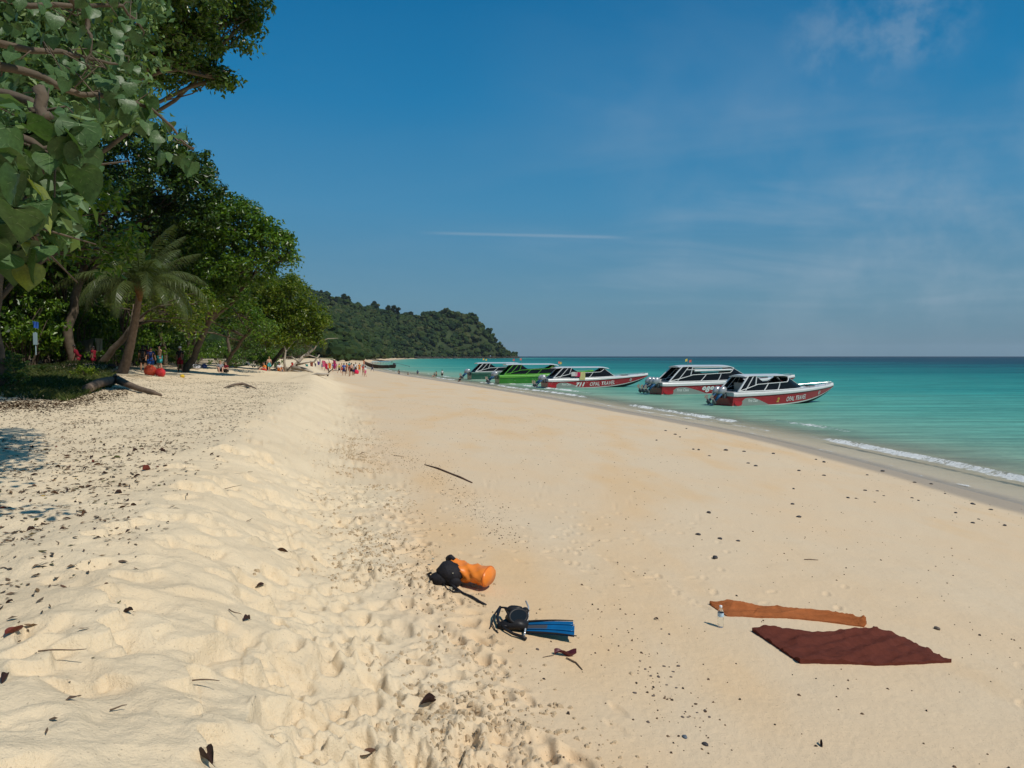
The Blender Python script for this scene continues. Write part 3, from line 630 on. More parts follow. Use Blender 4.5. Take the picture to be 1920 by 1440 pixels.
for i, (x, y, k, s) in enumerate([(-33, 96, 1, .8), (-37, 106, 1, .8), (-42, 118, 2, .95), (-46, 130, 1, .95), (-52, 144, 2, 1.1), (-58, 160, 1, 1.1), (-64, 178, 2, 1.2), (-72, 198, 0, 1.0), (-78, 218, 2, 1.4), (-84, 240, 1, 1.3),
        (-82, 262, 2, 1.5), (-88, 285, 2, 1.6), (-93, 305, 0, 1.1), (-96, 325, 2, 1.8), (-104, 345, 1, 1.7), (-103, 372, 2, 1.8), (-110, 395, 0, 1.3), (-114, 425, 2, 1.9), (-119, 455, 1, 1.8), (-126, 490, 2, 2.0), (-131, 530, 0, 1.5), (-139, 575, 1, 2.0), (-140, 610, 2, 2.0),
        (-100, 290, 1, 1.6), (-112, 330, 0, 1.5), (-122, 370, 2, 2.2), (-130, 410, 1, 2.2), (-92, 250, 0, 1.3), (-140, 450, 0, 2.0), (-150, 500, 2, 2.6)]):
    place_tree(k, x, y, s, ['dark tree', 'green tree', 'brownish green tree'][k] + ' of the beach edge', G2)
ORD = 'first second third fourth fifth sixth seventh eighth ninth tenth eleventh twelfth thirteenth fourteenth fifteenth sixteenth'.split(); EM = [570, 632, 648, 688, 702, 716, 729, 741, 748, 603, 676, 829, 886, 928, 770, 940]
proto = None
for i, (px, py, h) in enumerate([(570, 531, 9), (632, 552, 12), (648, 548, 13), (688, 572, 11), (702, 561, 14), (716, 566, 13), (729, 564, 13), (741, 566, 14), (748, 575, 11), (603, 545, 9), (676, 567, 11), (829, 575, 8), (886, 590, 8), (928, 607, 8), (770, 581, 8), (940, 625, 6)]):
    p = skyline(px); top = at_d(px, py - 6, p.y).z; h = min(max(top - p.z, 12), 26) / 1.9 * (.75 + .5 * ((i * 7) % 5) / 4)
    if proto is None:
        proto = make_tree((0, 0, 0), [(0, 0, 8.6, 2.4), (3.2, .5, 7.8, 1.6), (-3.0, 0, 9.2, 1.5), (0.9, 0, 10.8, 1.4), (-1.2, 0, 7.0, 1.6), (2.0, 0, 6.0, 1.2)], (0.2, 0, 6.5), 0.4, 8, 30, 0.4, 40, M_FAR, 'x', 'x', name='emergent_tree', clump=(.6, 1.2), twig=False); t = proto
    else: t = copy_tree(proto)
    t.scale = (h / 7, h / 7, h / 6.2); t.location = (p.x, p.y, p.z - 7 - 3 * (i % 3)); t.rotation_euler = (0, 0, i * 1.3)
    tag(t, ORD[sorted(EM).index(px)] + ' skyline tree from the left on the headland ridge', 'tree', 'emergent trees on the headland ridge')
# thickets under the trees
def make_shrub(seed, lm, label, group, loc=(0, 0, 0), lobes=None, size=0.07):
    root = empty('shrub', loc, 0, label, 'shrub', group); g = random.Random(seed); lobes = lobes or [(0, 0, .8, .8), (.9, .2, .6, .6), (-.9, .1, .7, .7), (.1, .8, 1.1, .7)]
    mb = MB()
    for (x, y, z, r) in lobes:
        for q in range(3): limb(mb, (x * .3, y * .3, -0.1), (x + g.uniform(-.3, .3), y + g.uniform(-.3, .3), z + g.uniform(0, r * .6)), 0.03, 0.008, g, 0.15, 4, 5)
    mb.build('stems', M_BARK, root)
    V, Fq = leaf_cloud(lobe_clumps(lobes, 30, seed, (.15, .32)), 26, size, seed); link('foliage', np_mesh('foliage', V, Fq), root, lm); return root
sh = [make_shrub(61, M_LEAF_D, 'x', 'x'), make_shrub(62, M_LEAF, 'x', 'x')]
for i, (x, y, k, s) in enumerate([(-17.5, 24, 0, .75), (-20.5, 28, 0, .8), (-24, 33, 0, .8), (-28, 50, 1, 1.2), (-26, 57, 1, 1), (-33, 60, 0, 1.6), (-30, 66, 1, 1.4), (-28, 72, 0, 1.2), (-29, 82, 1, 1.4), (-36, 72, 0, 1.9), (-40, 85, 0, 2.2), (-32, 92, 1, 1.6),
        (-36, 50, 0, 1.9), (-42, 60, 0, 2.2), (-37, 104, 0, 1.8), (-41, 116, 0, 2), (-46, 126, 1, 2), (-52, 140, 0, 2.4), (-60, 160, 0, 2.8), (-70, 185, 1, 3), (-78, 215, 0, 3.2), (-80, 250, 0, 3.5), (-84, 275, 0, 3.5), (-90, 300, 0, 3.5), (-96, 325, 1, 3.5), (-102, 350, 0, 4), (-22, 30, 0, .8), (-46, 72, 0, 2.4)] + [(float(np.interp(yy_, CREST[:, 1], CREST[:, 0])) - rng.uniform(15.5, 19) - rng.random() * 22, yy_, int(rng.random() < .25), rng.uniform(1.8, 3.3)) for yy_ in [36 + 1.25 * q for q in range(84)]]):
    t = sh[k] if i in (0, 3) else copy_tree(sh[k]); t.location = on(x, y, -0.1); t.scale = (s, s, s * (1.3 if s > 1.7 else 1)); t.rotation_euler = (0, 0, i * 2.1)
    tag(t, ['dark', 'light green'][k] + ' shrub under the trees, ' + where(x, y), 'shrub', 'shrubs under the trees')
b = at(160, 708); make_shrub(63, M_LEAF_Y, 'small bright yellow green bush on the grass left of the sand mound', None, b, [(0, 0, .3, .35), (.3, 0, .22, .25), (-.3, .1, .25, .3)], 0.06)

# ------------------------------------------------------------------ coconut palm
def frond(L_, seed, droop):
    g = random.Random(seed); mb = MB(); pts = []; ang = g.uniform(0.75, 1.0)
    x = z = 0; n = 16
    for i in range(n + 1):
        t = i / n; pts.append(Vector((x, 0, z))); a = ang - droop * t ** 1.3 * 2.0; x += L_ / n * math.cos(a); z += L_ / n * math.sin(a)
    mb.tube(pts, [0.035 * (1 - .85 * i / n) + .004 for i in range(n + 1)], 5)
    m = 52
    for i in range(5, m):
        t = i / m; k = min(int(t * n), n - 1); p = pts[k].lerp(pts[k + 1], t * n - k); d = (pts[k + 1] - pts[k]).normalized()
        ll = 0.85 * math.sin(math.pi * min(1, t * 0.86 + 0.14)) ** 0.6 * L_ / 4.4
        for s in (-1, 1):
            out = (Vector((0, s, 0)) * 0.8 + d * 0.55 + Vector((0, 0, -0.25 - g.random() * .35))).normalized(); w = d * 0.024
            a = p; b_ = p + out * ll * 0.55; c = p + out * ll * 0.9 + Vector((0, 0, -ll * (.25 + g.random() * .25)))
            mb.add([a - w, a + w, b_ + w, b_ - w, c], [(0, 1, 2, 3), (3, 2, 4)])
    return mb.mesh('frond')
M_FROND = mat('palm_frond', (0.075, 0.10, 0.03), 0.38, 0.5, translucent=0.25, var=0.25, vscale=3)
M_PALM = mat('palm_stem', (0.17, 0.12, 0.085), 0.9, 0.2, 0.3, 6, 0.6, 14)
M_HUSK = mat('palm_husk', (0.16, 0.085, 0.035), 0.8, 0.2, 0.3, 9)
def make_palm(base, top, L_, n, label, seed):
    root = empty('coconut_palm', base, 0, label, 'palm tree'); tp = Vector(top) - Vector(base); g = random.Random(seed)
    mb = MB(); pts = []; rad = []
    for i in range(31):
        t = i / 30; p = Vector((tp.x * t ** 0.75, tp.y * t, tp.z * t)); pts.append(p); rad.append((0.34 - 0.17 * t ** .6) * (1.05 if i % 2 else .96) * (1.25 if i < 2 else 1))
    mb.tube(pts, rad, 12); mb.build('stem', M_PALM, root, True)
    mb = MB()
    for i in range(14):
        a = i * 2.4; e = tp + Vector((math.cos(a) * .35, math.sin(a) * .35, .7)); mb.tube([tp + Vector((0, 0, -.5)), tp + Vector((math.cos(a) * .2, math.sin(a) * .2, .1)), e], [.09, .07, .03], 6)
    mb.build('husk', M_HUSK, root, True)
    ms = [frond(L_, seed + k, [1.15, .85, .42][k]) for k in range(3)]
    for m_ in ms: m_.materials.append(M_FROND)
    for i in range(n):
        lev = i / n; o = link('frond', ms[0 if lev < .35 else 1 if lev < .65 else 2], root); o.location = tp + Vector((0, 0, 0.2 + 0.1 * lev))
        o.rotation_euler = Euler((g.uniform(-.25, .25), R(38) - R(66) * lev, i * 2.399 + g.uniform(-.2, .2))); s = g.uniform(.82, 1.08); o.scale = (s, s, s)
    return root
dist = 42; pb = on((224 - 960) / F * dist, dist)
make_palm(pb - Vector((0, 0, .2)), at_d(262, 548, dist - 1), 4.9 * dist / 45, 30, 'coconut palm with a leaning ringed stem and feathery fronds in front of the wood', 70)
make_palm(on(-34, 40), on(-35.5, 41, 5.5), 3.2, 14, 'small shaded palm at the left edge of the wood', 80)

# ------------------------------------------------------------------ near tree with heart-shaped leaves
M_HEART = mat('heart_leaf', (0.062, 0.115, 0.038), 0.42, 0.35, translucent=0.25, var=0.28, vscale=9)
M_HEARTY = mat('heart_leaf_yellow', (0.19, 0.22, 0.05), 0.35, 0.5, translucent=0.3, var=0.25, vscale=9)
M_VEIN = mat('leaf_vein', (0.15, 0.22, 0.09), 0.4, 0.4)
def heart_mesh(name, m, fold=0.25, curl=0.3, seed=0):
    fold *= .7; curl *= .6
    """unit leaf: stalk at the origin, tip at x = 1"""
    g = random.Random(seed); mb = MB(); n = 9; prof = [0.0, .30, .46, .54, .56, .53, .45, .32, .15, 0.0]; xs = [0, -.13, -.06, .07, .21, .36, .52, .68, .84, 1.0]
    G = []
    for i in range(n + 1):
        row = []
        for k in (-1, -.55, 0, .55, 1):
            y = prof[i] * k; x = xs[i] if abs(k) > .3 else (max(xs[i], 0) if i < 2 else xs[i]); z = abs(y) * fold - curl * max(x, 0) ** 2 + 0.02 * math.sin(i * 2.2 + k * 3 + seed)
            row.append((x, y, z))
        G.append(row)
    mb.mi = 0; mb.grid(G); mb.mi = 1
    w = 0.012
    mb.add([(G[i][2][0], s * w * (1 - i / (n + 1)), G[i][2][2] + .004) for i in range(1, n + 1) for s in (-1, 1)], [(2 * i, 2 * i + 1, 2 * i + 3, 2 * i + 2) for i in range(n - 1)])
    for s in (-1, 1):
        for (x0, x1, yy) in ((0.0, .22, .42), (0.0, .05, .40), (.2, .5, .34), (.4, .68, .22)):
            z0 = -curl * x0 ** 2 + .004; z1 = yy * fold - curl * x1 ** 2 + .006; mb.add([(x0, 0, z0), (x0 + .02, 0, z0), (x1 + .008, s * yy, z1), (x1 - .006, s * yy, z1)], [(0, 1, 2, 3)])
    mb.mi = 0; mb.tube([(0, 0, 0), (-.15, 0, .06), (-.28, .03, .14)], [.010, .009, .008], 4)
    me = mb.mesh(name, True); me.materials.append(m); me.materials.append(M_VEIN); return me
HM = [heart_mesh('leaf', M_HEART, .25, .3, 1), heart_mesh('leaf', M_HEART, .45, .15, 2), heart_mesh('leaf', M_HEART, .1, .5, 3), heart_mesh('leaf', M_HEARTY, .4, .3, 4)]
root = empty('portia_tree', on(-6.2, 4.0), 0, 'near tree with big heart shaped leaves hanging in from the left edge', 'tree')
rb = Vector(root.location)
def P3(px, py, d): return at_d(px, py, d) - rb
g = random.Random(99)
mb = MB(); limb(mb, (0, 0, -.3), (-0.2, .5, 2.6), .2, .13, g, .05, 8, 10); mb.build('trunk', M_BARK, root, True)
mb = MB(); hub = Vector((-0.2, .5, 2.6))
PATHS = [[(-300, 100, 4.2), (-100, 160, 3.9), (60, 190, 3.8), (72, 212, 3.8), (82, 222, 3.8)], [(-300, 100, 5), (0, 120, 5.2), (150, 175, 5.6), (280, 200, 6.0), (360, 280, 6.2)],
         [(-300, 0, 5), (60, -60, 5.5), (160, 20, 6), (168, 70, 6), (165, 128, 6)], [(-300, 300, 3), (-100, 330, 2.9), (40, 370, 2.9), (70, 440, 2.9)], [(-200, -60, 6), (60, 10, 6.5), (230, 10, 7), (270, 60, 7.2)],
         [(-300, 150, 3), (-60, 240, 2.7), (60, 262, 2.7), (150, 300, 2.8)], [(-200, 60, 5.5), (60, 90, 5.8), (170, 110, 6.2), (240, 125, 6.5)]]
TW_ = []
for path in PATHS:
    pts = [hub] + [P3(*q) for q in path]; sm = []
    for i in range(len(pts) - 1):
        for k in range(4): sm.append(pts[i].lerp(pts[i + 1], k / 4) + Vector((g.uniform(-1, 1), g.uniform(-1, 1), g.uniform(-1, 1))) * 0.02)
    sm.append(pts[-1]); n = len(sm); mb.tube(sm, [.05 * (1 - i / n) ** 1.5 + .008 for i in range(n)], 7); TW_.append(sm)
mb.tube([P3(72, 165, 3.4), P3(80, 180, 3.4), P3(74, 200, 3.4), P3(84, 222, 3.4), P3(96, 215, 3.4)], [.03, .028, .026, .028, .02], 8)
for k in range(70):
    sm = TW_[k % 7]; a = sm[g.randint(8, len(sm) - 1)]; mb.tube([a, a + Vector((g.uniform(-.08, .1), g.uniform(-.1, .1), g.uniform(-.08, .08))), a + Vector((g.uniform(-.2, .22), g.uniform(-.2, .2), g.uniform(-.22, .16)))], [.008, .006, .003], 5)
mb.build('branches', M_BARK, root, True)
def put_leaf(p, s, k, par=None):
    o = link('leaf', HM[k], par or root); o.location = p; o.scale = (s, s, s)
    o.rotation_euler = Euler((g.gauss(0, .45), R(55) + g.gauss(0, .45), g.uniform(0, 6.28)))
spots = []
for k in range(40): spots.append((g.uniform(-40, 165), g.uniform(225, 335), g.uniform(2.4, 3.0), .125, 0))     # the big near ones
for k in range(18): spots.append((g.uniform(-40, 85), g.uniform(330, 500), g.uniform(2.4, 2.9), .11, 3))
for k in range(14): spots.append((g.uniform(-50, 45), g.uniform(380, 510), g.uniform(2.3, 2.7), .13, 0))
for k in range(26):
    t = k / 25; spots.append((200 + 165 * t + g.uniform(-25, 12), 165 + 125 * t + g.uniform(-35, 28), g.uniform(5.6, 6.2), .12, 0))
for k in range(20): spots.append((g.uniform(180, 282), g.uniform(140, 215), g.uniform(5.5, 6.2), .12, 0))
for k in range(175): spots.append((g.uniform(-30, 270) * (1 if k % 3 else .7), g.uniform(-30, 225), g.uniform(5.2, 7.6), .098, 0))
for (px, py, d, s, k) in spots:
    kk = k if k == 3 and g.random() < .45 else g.randint(0, 2)
    pass
    put_leaf(P3(px, py, d), s * g.uniform(.75, 1.15), kk)
# the many smaller leaves of its crown behind them
cl_ = []
for k in range(620):
    px, py = g.uniform(-120, 290), g.uniform(-90, 240)
    if px > 215 and py > 20 and g.random() < .6: continue
    p = P3(px, py, g.uniform(8.0, 11.5)); cl_.append((p.x, p.y, p.z, g.uniform(.18, .42)))
for k in range(110):
    px = g.uniform(-120, 120); p = P3(px, g.uniform(240, 470) - px * .25, g.uniform(3.6, 4.6)); cl_.append((p.x, p.y, p.z, g.uniform(.1, .22)))
M_SMALL = mat('small_leaves', (0.07, 0.12, 0.05), 0.5, 0.3, translucent=0.25, island=[(0.039, 0.076, 0.027), (0.065, 0.125, 0.047), (0.105, 0.181, 0.074), (0.157, 0.222, 0.068), (0.118, 0.181, 0.095)])
V, Fq = leaf_cloud(cl_, 26, 0.065, 12, .3); o = link('small_leaves', np_mesh('small_leaves', V, Fq), root, M_SMALL); o['kind'] = 'stuff'

# ------------------------------------------------------------------ ground cover and litter
def scatter_mesh(name, pts, size_fn, kind, seed, smooth=False):
    """many little flat curled leaves or stones in one mesh"""
    g = np.random.RandomState(seed); n = len(pts); P = np.array(pts); s = np.array([size_fn() for _ in range(n)])[:, None]; a = g.uniform(0, 6.28, n); ca, sa = np.cos(a), np.sin(a)
    if kind == 'leaf':
        L_ = np.array([[-1, 0, .02], [-.3, .38, .22], [.45, .34, .12], [1, 0, .28], [.4, -.36, .2], [-.35, -.34, .06]]); L_ = np.repeat(L_[None], n, 0)
        L_[:, :, 1] *= g.uniform(.45, 1.2, (n, 1)); L_[:, :, 2] = L_[:, :, 2] * g.uniform(.3, 2.4, (n, 1)) + g.uniform(-.05, .2, (n, 6)); Fc = np.array([[0, 1, 5, 5], [1, 2, 4, 5], [2, 3, 4, 4]]); Fc = [[0, 1, 2, 5], [2, 3, 4, 5]]
    elif kind == 'stone':
        L_ = np.array([[-1, 0, 0], [0, -.75, 0], [1, 0, 0], [0, .75, 0], [-.5, 0, .5], [0, -.4, .55], [.55, 0, .5], [0, .4, .5]]); L_ = np.repeat(L_[None], n, 0) * g.uniform(.75, 1.25, (n, 8, 3)); L_[:, :4, 2] = -.25
        Fc = [[0, 1, 5, 4], [1, 2, 6, 5], [2, 3, 7, 6], [3, 0, 4, 7], [4, 5, 6, 7]]
    elif kind == 'blade':
        L_ = np.array([[-.06, 0, 0], [.06, 0, 0], [.05, .1, .6], [0.0, .4, 1.0]]); L_ = np.repeat(L_[None], n, 0); L_[:, 3, 1] += g.uniform(-.3, .6, n); L_[:, 2, 1] += g.uniform(-.1, .2, n); Fc = [[0, 1, 2, 3]]
    m = L_.shape[1]; X = L_[:, :, 0] * ca[:, None] - L_[:, :, 1] * sa[:, None]; Y = L_[:, :, 0] * sa[:, None] + L_[:, :, 1] * ca[:, None]
    V = np.stack([X * s + P[:, 0:1], Y * s + P[:, 1:2], L_[:, :, 2] * s + P[:, 2:3]], -1).reshape(-1, 3)
    FF = (np.array(Fc)[None] + (np.arange(n) * m)[:, None, None]).reshape(-1, 4); return np_mesh(name, V, FF, smooth)
def drop(xs, ys, dz=0.003): return np.stack([xs, ys, gz(xs, ys) + dz], -1)
g2 = np.random.RandomState(77)
def berm_points(n, near_pow=1.0, lo=1.6, hi=62):
    y = lo + (hi - lo) * g2.rand(n) ** near_pow; c = np.interp(y, cry, crx); x = c - 0.1 - g2.rand(n) * (0.50 * y + 4)
    k = g2.rand(n) < np.clip((c - x) / 1.6, 0.22, 1) * (fbm(x * .9, y * .9, 3) > g2.uniform(-.8, .35, n)); return x[k], y[k]
M_DEAD = mat('dead_leaf', (0.08, 0.04, 0.025), 0.7, 0.3, island=[(0.07, 0.045, 0.03), (0.11, 0.07, 0.045), (0.16, 0.10, 0.055), (0.10, 0.075, 0.05), (0.20, 0.12, 0.06), (0.09, 0.09, 0.03)])
xa, ya = berm_points(60000, .85, 3.0, 44); xb, yb = berm_points(2500, 1.3, 2.0, 14); x = np.concatenate([xa, xb]); y = np.concatenate([ya, yb]); k = x / y > -.85; x = x[k]; y = y[k]; tag(link('leaf_litter', scatter_mesh('leaf_litter', drop(x, y), lambda: rng.choice([.012, .016, .020, .025, .032, .04]) * rng.uniform(.8, 1.2), 'leaf', 5), None, M_DEAD), 'dark dead leaves and bits littering the pale upper beach', 'leaf litter', kind='stuff')
# 300 single dead leaves nearest the viewer
def dead_leaf(seed, m):
    g = random.Random(seed); G = []; n = 6; w = g.uniform(.25, .45); cu = g.uniform(.6, 2.2)
    for i in range(n + 1):
        t = i / n; hw = w * math.sin(math.pi * min(1, t * .95 + .04)) ** .8
        G.append([(-.5 + t, k * hw * math.cos(abs(k) * cu * .6), .02 + abs(k) ** 1.5 * hw * math.sin(cu * .6) * 1.2 + .10 * math.sin(t * 3.1 + seed) + g.uniform(0, .03)) for k in (-1, -.5, 0, .5, 1)])
    mb = MB(); mb.grid(G); mb.tube([(-.5, 0, .05), (-.75, .03, .02)], [.015, .01], 4); me = mb.mesh('dead_leaf', True); me.materials.append(m); return me
M_DL = [mat('dead_leaf_dark', (0.045, 0.022, 0.018), .65, .3, .3, 12), mat('dead_leaf_brown', (0.11, 0.055, 0.03), .65, .3, .3, 12), mat('dead_leaf_red', (0.16, 0.035, 0.022), .6, .3, .3, 12), mat('dead_leaf_olive', (0.10, 0.11, 0.035), .6, .3, .3, 12), mat('dead_leaf_yellow', (.45, .30, .07), .6, .3, .2, 12)]
DL = [[dead_leaf(s * 7 + k, M_DL[k]) for s in range(3)] for k in range(5)]
LT = ['dark', 'brown', 'reddish', 'olive green', 'yellow']
def put_dead(p, s, k, label=None, group=None, name='dead_leaf'):
    o = link(name, DL[k][rng.randint(0, 2)]); o.location = p + Vector((0, 0, .004)); o.scale = (s, s, s); o.rotation_euler = (rng.uniform(-.25, .25), rng.uniform(-.25, .25), rng.uniform(0, 6.28))
    tag(o, label or (LT[k] + ' curled dead leaf lying on the pale upper sand'), 'leaf', group or 'dead leaves strewn over the upper beach'); return o
x, y = berm_points(1500, 1.0, 2.6, 13)
ord_ = [i for i in range(len(x)) if abs(x[i] / y[i]) < .76][:278]
for i in ord_: put_dead(on(x[i], y[i]), rng.choice([.04, .05, .06, .08, .095]) * rng.uniform(.8, 1.1), rng.choices([0, 1, 2, 3, 4], [10, 8, 1.5, 1.5, .4])[0])
for (px, py, s, k, lb) in [(28, 1185, .13, 2, 'red brown curled leaf standing on the sand at the left edge'), (8, 1275, .12, 0, 'dark maroon leaf cut by the left edge of the beach view'), (385, 1432, .13, 0, 'dark curled leaf at the bottom edge of the sand slope'), (275, 882, .16, 2, 'reddish brown leaf on the berm top with a pale rim'),
                           (240, 1150, .10, 0, 'dark leaf pair below the ribbed sand slump'), (487, 1100, .09, 0, 'lone dark leaf high on the smooth sand slope'), (805, 1322, .13, 0, 'grey dark curled leaf among the clods near the bottom'), (530, 1035, .12, 1, 'twiggy brown leaf on the upper slope'), (462, 1165, .08, 0, 'tiny dark leaf cluster in the middle of the slope'), (690, 1415, .1, 1, 'thin brown leaf half buried at the bottom centre')]:
    o = put_dead(at(px, py), s, k, lb); del o['group']
# twigs lying on the upper sand
M_TWIG = mat('twig', (0.13, 0.085, 0.055), .85, .2, .3, 20)
for i in range(70):
    y = 2.6 + 11 * rng.random() ** 1.2; x = float(np.interp(y, cry, crx)) - 7 * rng.random() + .8; p = on(x, y, .012); mb = MB(); a = rng.uniform(0, 6.28); L_ = rng.uniform(.06, .32); q = [Vector((0, 0, 0))]
    for k in range(4): a += rng.uniform(-.5, .5); q.append(q[-1] + Vector((math.cos(a), math.sin(a), rng.uniform(-.05, .1))) * L_ / 4)
    mb.tube(q, [.005, .0045, .004, .003, .002], 5); tag(mb.build('twig', M_TWIG, loc=p), 'thin dry brown twig lying on the pale upper sand', 'twig', 'dry twigs on the upper beach')
# clods of broken sand along the foot of the slope
n = 11000; y = 2.0 + 20 * g2.rand(n) ** 1.6; c = np.interp(y, cry, crx); x = c + 2.25 + g2.normal(0, .5, n); k = fbm(x * 1.6, y * 1.6, 2) > g2.uniform(-.25, .3, n); x, y = x[k], y[k]
M_CLOD = mat('sand_clod', (0.47, 0.355, 0.225), .95, .1, .12, 20, .5, 60)
tag(link('sand_clods', scatter_mesh('sand_clods', drop(x, y, .0), lambda: rng.choice([.006, .009, .012, .018, .024, .032]) * rng.uniform(.8, 1.3), 'stone', 6), None, M_CLOD), 'broken crust and clods of sand along the foot of the slope', 'sand clods', kind='stuff')
# fine dark debris over the lower beach
P = []
for (ax, ay, bx, by, w, n) in [(660, 790, 830, 900, 30, 700), (830, 900, 960, 1010, 35, 450), (1100, 1110, 1320, 1400, 70, 160), (1000, 740, 1500, 840, 30, 500), (1200, 800, 1900, 960, 45, 420), (600, 830, 800, 1130, 60, 300)]:
    for k in range(n):
        t = rng.random(); px = ax + (bx - ax) * t + rng.gauss(0, w * .6); py = ay + (by - ay) * t + rng.gauss(0, w * .35); px = min(px, 1915)
        P.append(at(px, max(py, 715)))
P = [p for p in P if float(sdist(SHORE, np.array(p.x), np.array(p.y))) < -.6]
yy = 2.5 + 45 * g2.rand(1800) ** 1.3; xx = np.interp(yy, cry, crx) + 2.6 + g2.rand(1800) * 11; kk = sdist(SHORE, xx, yy) < -1.5; P = np.concatenate([np.array([p[:] for p in P]), drop(xx[kk], yy[kk])])
M_DEB = mat('beach_debris', (0.09, 0.06, 0.04), .8, .2, island=[(0.04, 0.03, 0.025), (0.09, 0.06, 0.04), (0.16, 0.10, 0.06), (0.22, 0.15, 0.09)])
tag(link('beach_debris', scatter_mesh('beach_debris', P, lambda: rng.choice([.005, .007, .009, .014]) * rng.uniform(.7, 1.5), 'stone', 8), None, M_DEB), 'fine dark coral bits and bark crumbs strewn over the firm sand', 'beach debris', kind='stuff')
# single stones
def stone_mesh(seed, m):
    mb = MB(); mb.ball((0, 0, .12), (.5, .36, .24), 9, 6, .10, seed); me = mb.mesh('stone', True); me.materials.append(m); return me
ST = [stone_mesh(1, mat('stone_dark', (.045, .04, .04), .6, .4, .3, 6)), stone_mesh(2, mat('stone_brown', (.12, .09, .07), .6, .4, .3, 6)), stone_mesh(3, mat('stone_grey', (.10, .12, .14), .6, .4, .3, 6))]
def put_stone(px, py, s, k, label, group=None):
    o = link('stone', ST[k]); o.location = at(px, py, -.002); o.scale = (s, s, s * rng.uniform(.7, 1.1)); o.rotation_euler = (0, 0, rng.uniform(0, 6.28)); tag(o, label, 'stone', group)
for (px, py) in [(1310, 844), (1361, 845), (1395, 847), (1403, 869), (1417, 874), (1450, 851), (1498, 883), (1545, 892), (1530, 862), (1545, 867), (1626, 891), (1655, 884), (1622, 920), (1645, 921), (1657, 930), (1710, 934), (1722, 939), (1715, 905), (1746, 908), (1772, 926), (1792, 962), (1825, 946), (1824, 981), (1835, 974), (1858, 956), (1884, 986), (1823, 945), (1231, 826), (1266, 815), (1287, 804), (1300, 843), (1488, 917), (1486, 946), (1498, 970), (1329, 962), (1309, 1003), (1350, 1011), (1384, 1015), (1341, 1047), (1605, 935), (1590, 934), (1640, 942), (1330, 855), (1248, 808), (1275, 820)]:
    put_stone(px, py, rng.uniform(.09, .16) * (1.2 if py < 900 else .75), 0, 'small dark stone on the firm sand towards the waterline', 'dark stones towards the waterline')
for (px, py) in [(1262, 1260), (1272, 1250), (1258, 1270), (1235, 1270), (1250, 1285), (1268, 1290), (1220, 1268), (1307, 1337), (1330, 1345), (1322, 1333), (1280, 1345), (1245, 1250), (1210, 1255), (1190, 1300), (1225, 1305), (1240, 1180), (1255, 1190), (1200, 1240), (1290, 1345), (1215, 1355)]:
    put_stone(px, py, rng.uniform(.025, .04), 1, 'little brown pebble on the sand left of the maroon towel', 'pebbles between the fin and the towels')
put_stone(1757, 1180, .085, 1, 'smooth flat grey brown stone right of the orange towel'); put_stone(1284, 1383, .05, 2, 'small blue grey pebble near the bottom of the beach'); put_stone(1322, 1397, .055, 0, 'rounded dark pebble right of the blue grey one'); put_stone(1008, 1218, .04, 1, 'lone tan pebble just below the blue fin')

# grass under the trees on the left
n = 30000; y = 22 + 30 * g2.rand(n); x = -(0.50 * y + g2.rand(n) * (0.30 * y)); c = sdist(CREST, x, y); px = 960 + x / y * F; zz = gz(x, y); py = 667 + (CAM_Z - zz) / y * F
k = (py < 756 + 12 * fbm(px * .01, py * .0, 2) - np.clip(px - 120, 0, 99) * .32) & (px < 215) & (px > -160); x, y = x[k], y[k]
M_GRASS = mat('grass', (.05, .08, .015), .6, .3, translucent=.2, island=[(.02, .034, .006), (.035, .055, .010), (.055, .075, .014), (.09, .09, .022)])
tag(link('grass', scatter_mesh('grass', drop(x, y, -.01), lambda: rng.uniform(.09, .26), 'blade', 9), None, M_GRASS), 'low dark grass growing at the edge of the wood', 'grass', kind='stuff')
M_SOIL = mat('leaf_mould', (0.05, 0.04, 0.022), .95, .1, island=[(.03, .02, .012), (.07, .045, .025), (.13, .07, .035)])
n = 9000; px = g2.uniform(0, 240, n); py = g2.normal(757, 7, n) + np.clip(120 - px, -99, 120) * .02 - np.clip(px - 130, 0, 99) * .2
pts = []
for a, b_ in zip(px[:2500], py[:2500]): pts.append(at(float(a), float(b_)))
tag(link('leaf_drift', scatter_mesh('leaf_drift', [p[:] for p in pts], lambda: rng.uniform(.02, .06), 'leaf', 19), None, M_SOIL), 'band of brown leaves along the edge of the grass', 'leaf litter', kind='stuff')

# ------------------------------------------------------------------ speedboats
M_WHITE = mat('boat_white', (0.62, 0.62, 0.60), 0.25, 0.5, 0.06, 2, coat=.3)
M_SILVER = mat('boat_silver_grey', (0.42, 0.43, 0.42), 0.3, 0.5, 0.06, 3)
M_RED = mat('boat_red', (0.36, 0.014, 0.022), 0.25, 0.5, 0.1, 2, coat=.3)
M_GREEN = mat('boat_green', (0.035, 0.20, 0.02), 0.28, 0.5, 0.15, 1.5, coat=.3)
M_LGREEN = mat('boat_light_green', (0.10, 0.34, 0.03), 0.28, 0.5, 0.1, 2, coat=.3)
M_TEAL = mat('boat_dark_teal', (0.012, 0.085, 0.055), 0.28, 0.5, 0.1, 2, coat=.3)
M_BOTTOM = mat('antifouling', (0.02, 0.035, 0.03), 0.6, .3, .3, 3)
M_GLASS = mat('tinted_glass', (0.006, 0.007, 0.008), 0.2, 0.25)
M_DARK = mat('boat_interior_dark', (0.02, 0.02, 0.022), 0.7, .2)
M_GREYD = mat('grey_decal', (0.28, 0.31, 0.28), .35, .4)
M_LET = mat('white_lettering', (0.75, 0.75, 0.72), .4, .3)
M_LETY = mat('gold_lettering', (0.55, 0.36, 0.08), .4, .3)
M_COWL = mat('engine_silver', (0.36, 0.37, 0.38), .22, .6, .1, 4, metal=.3)
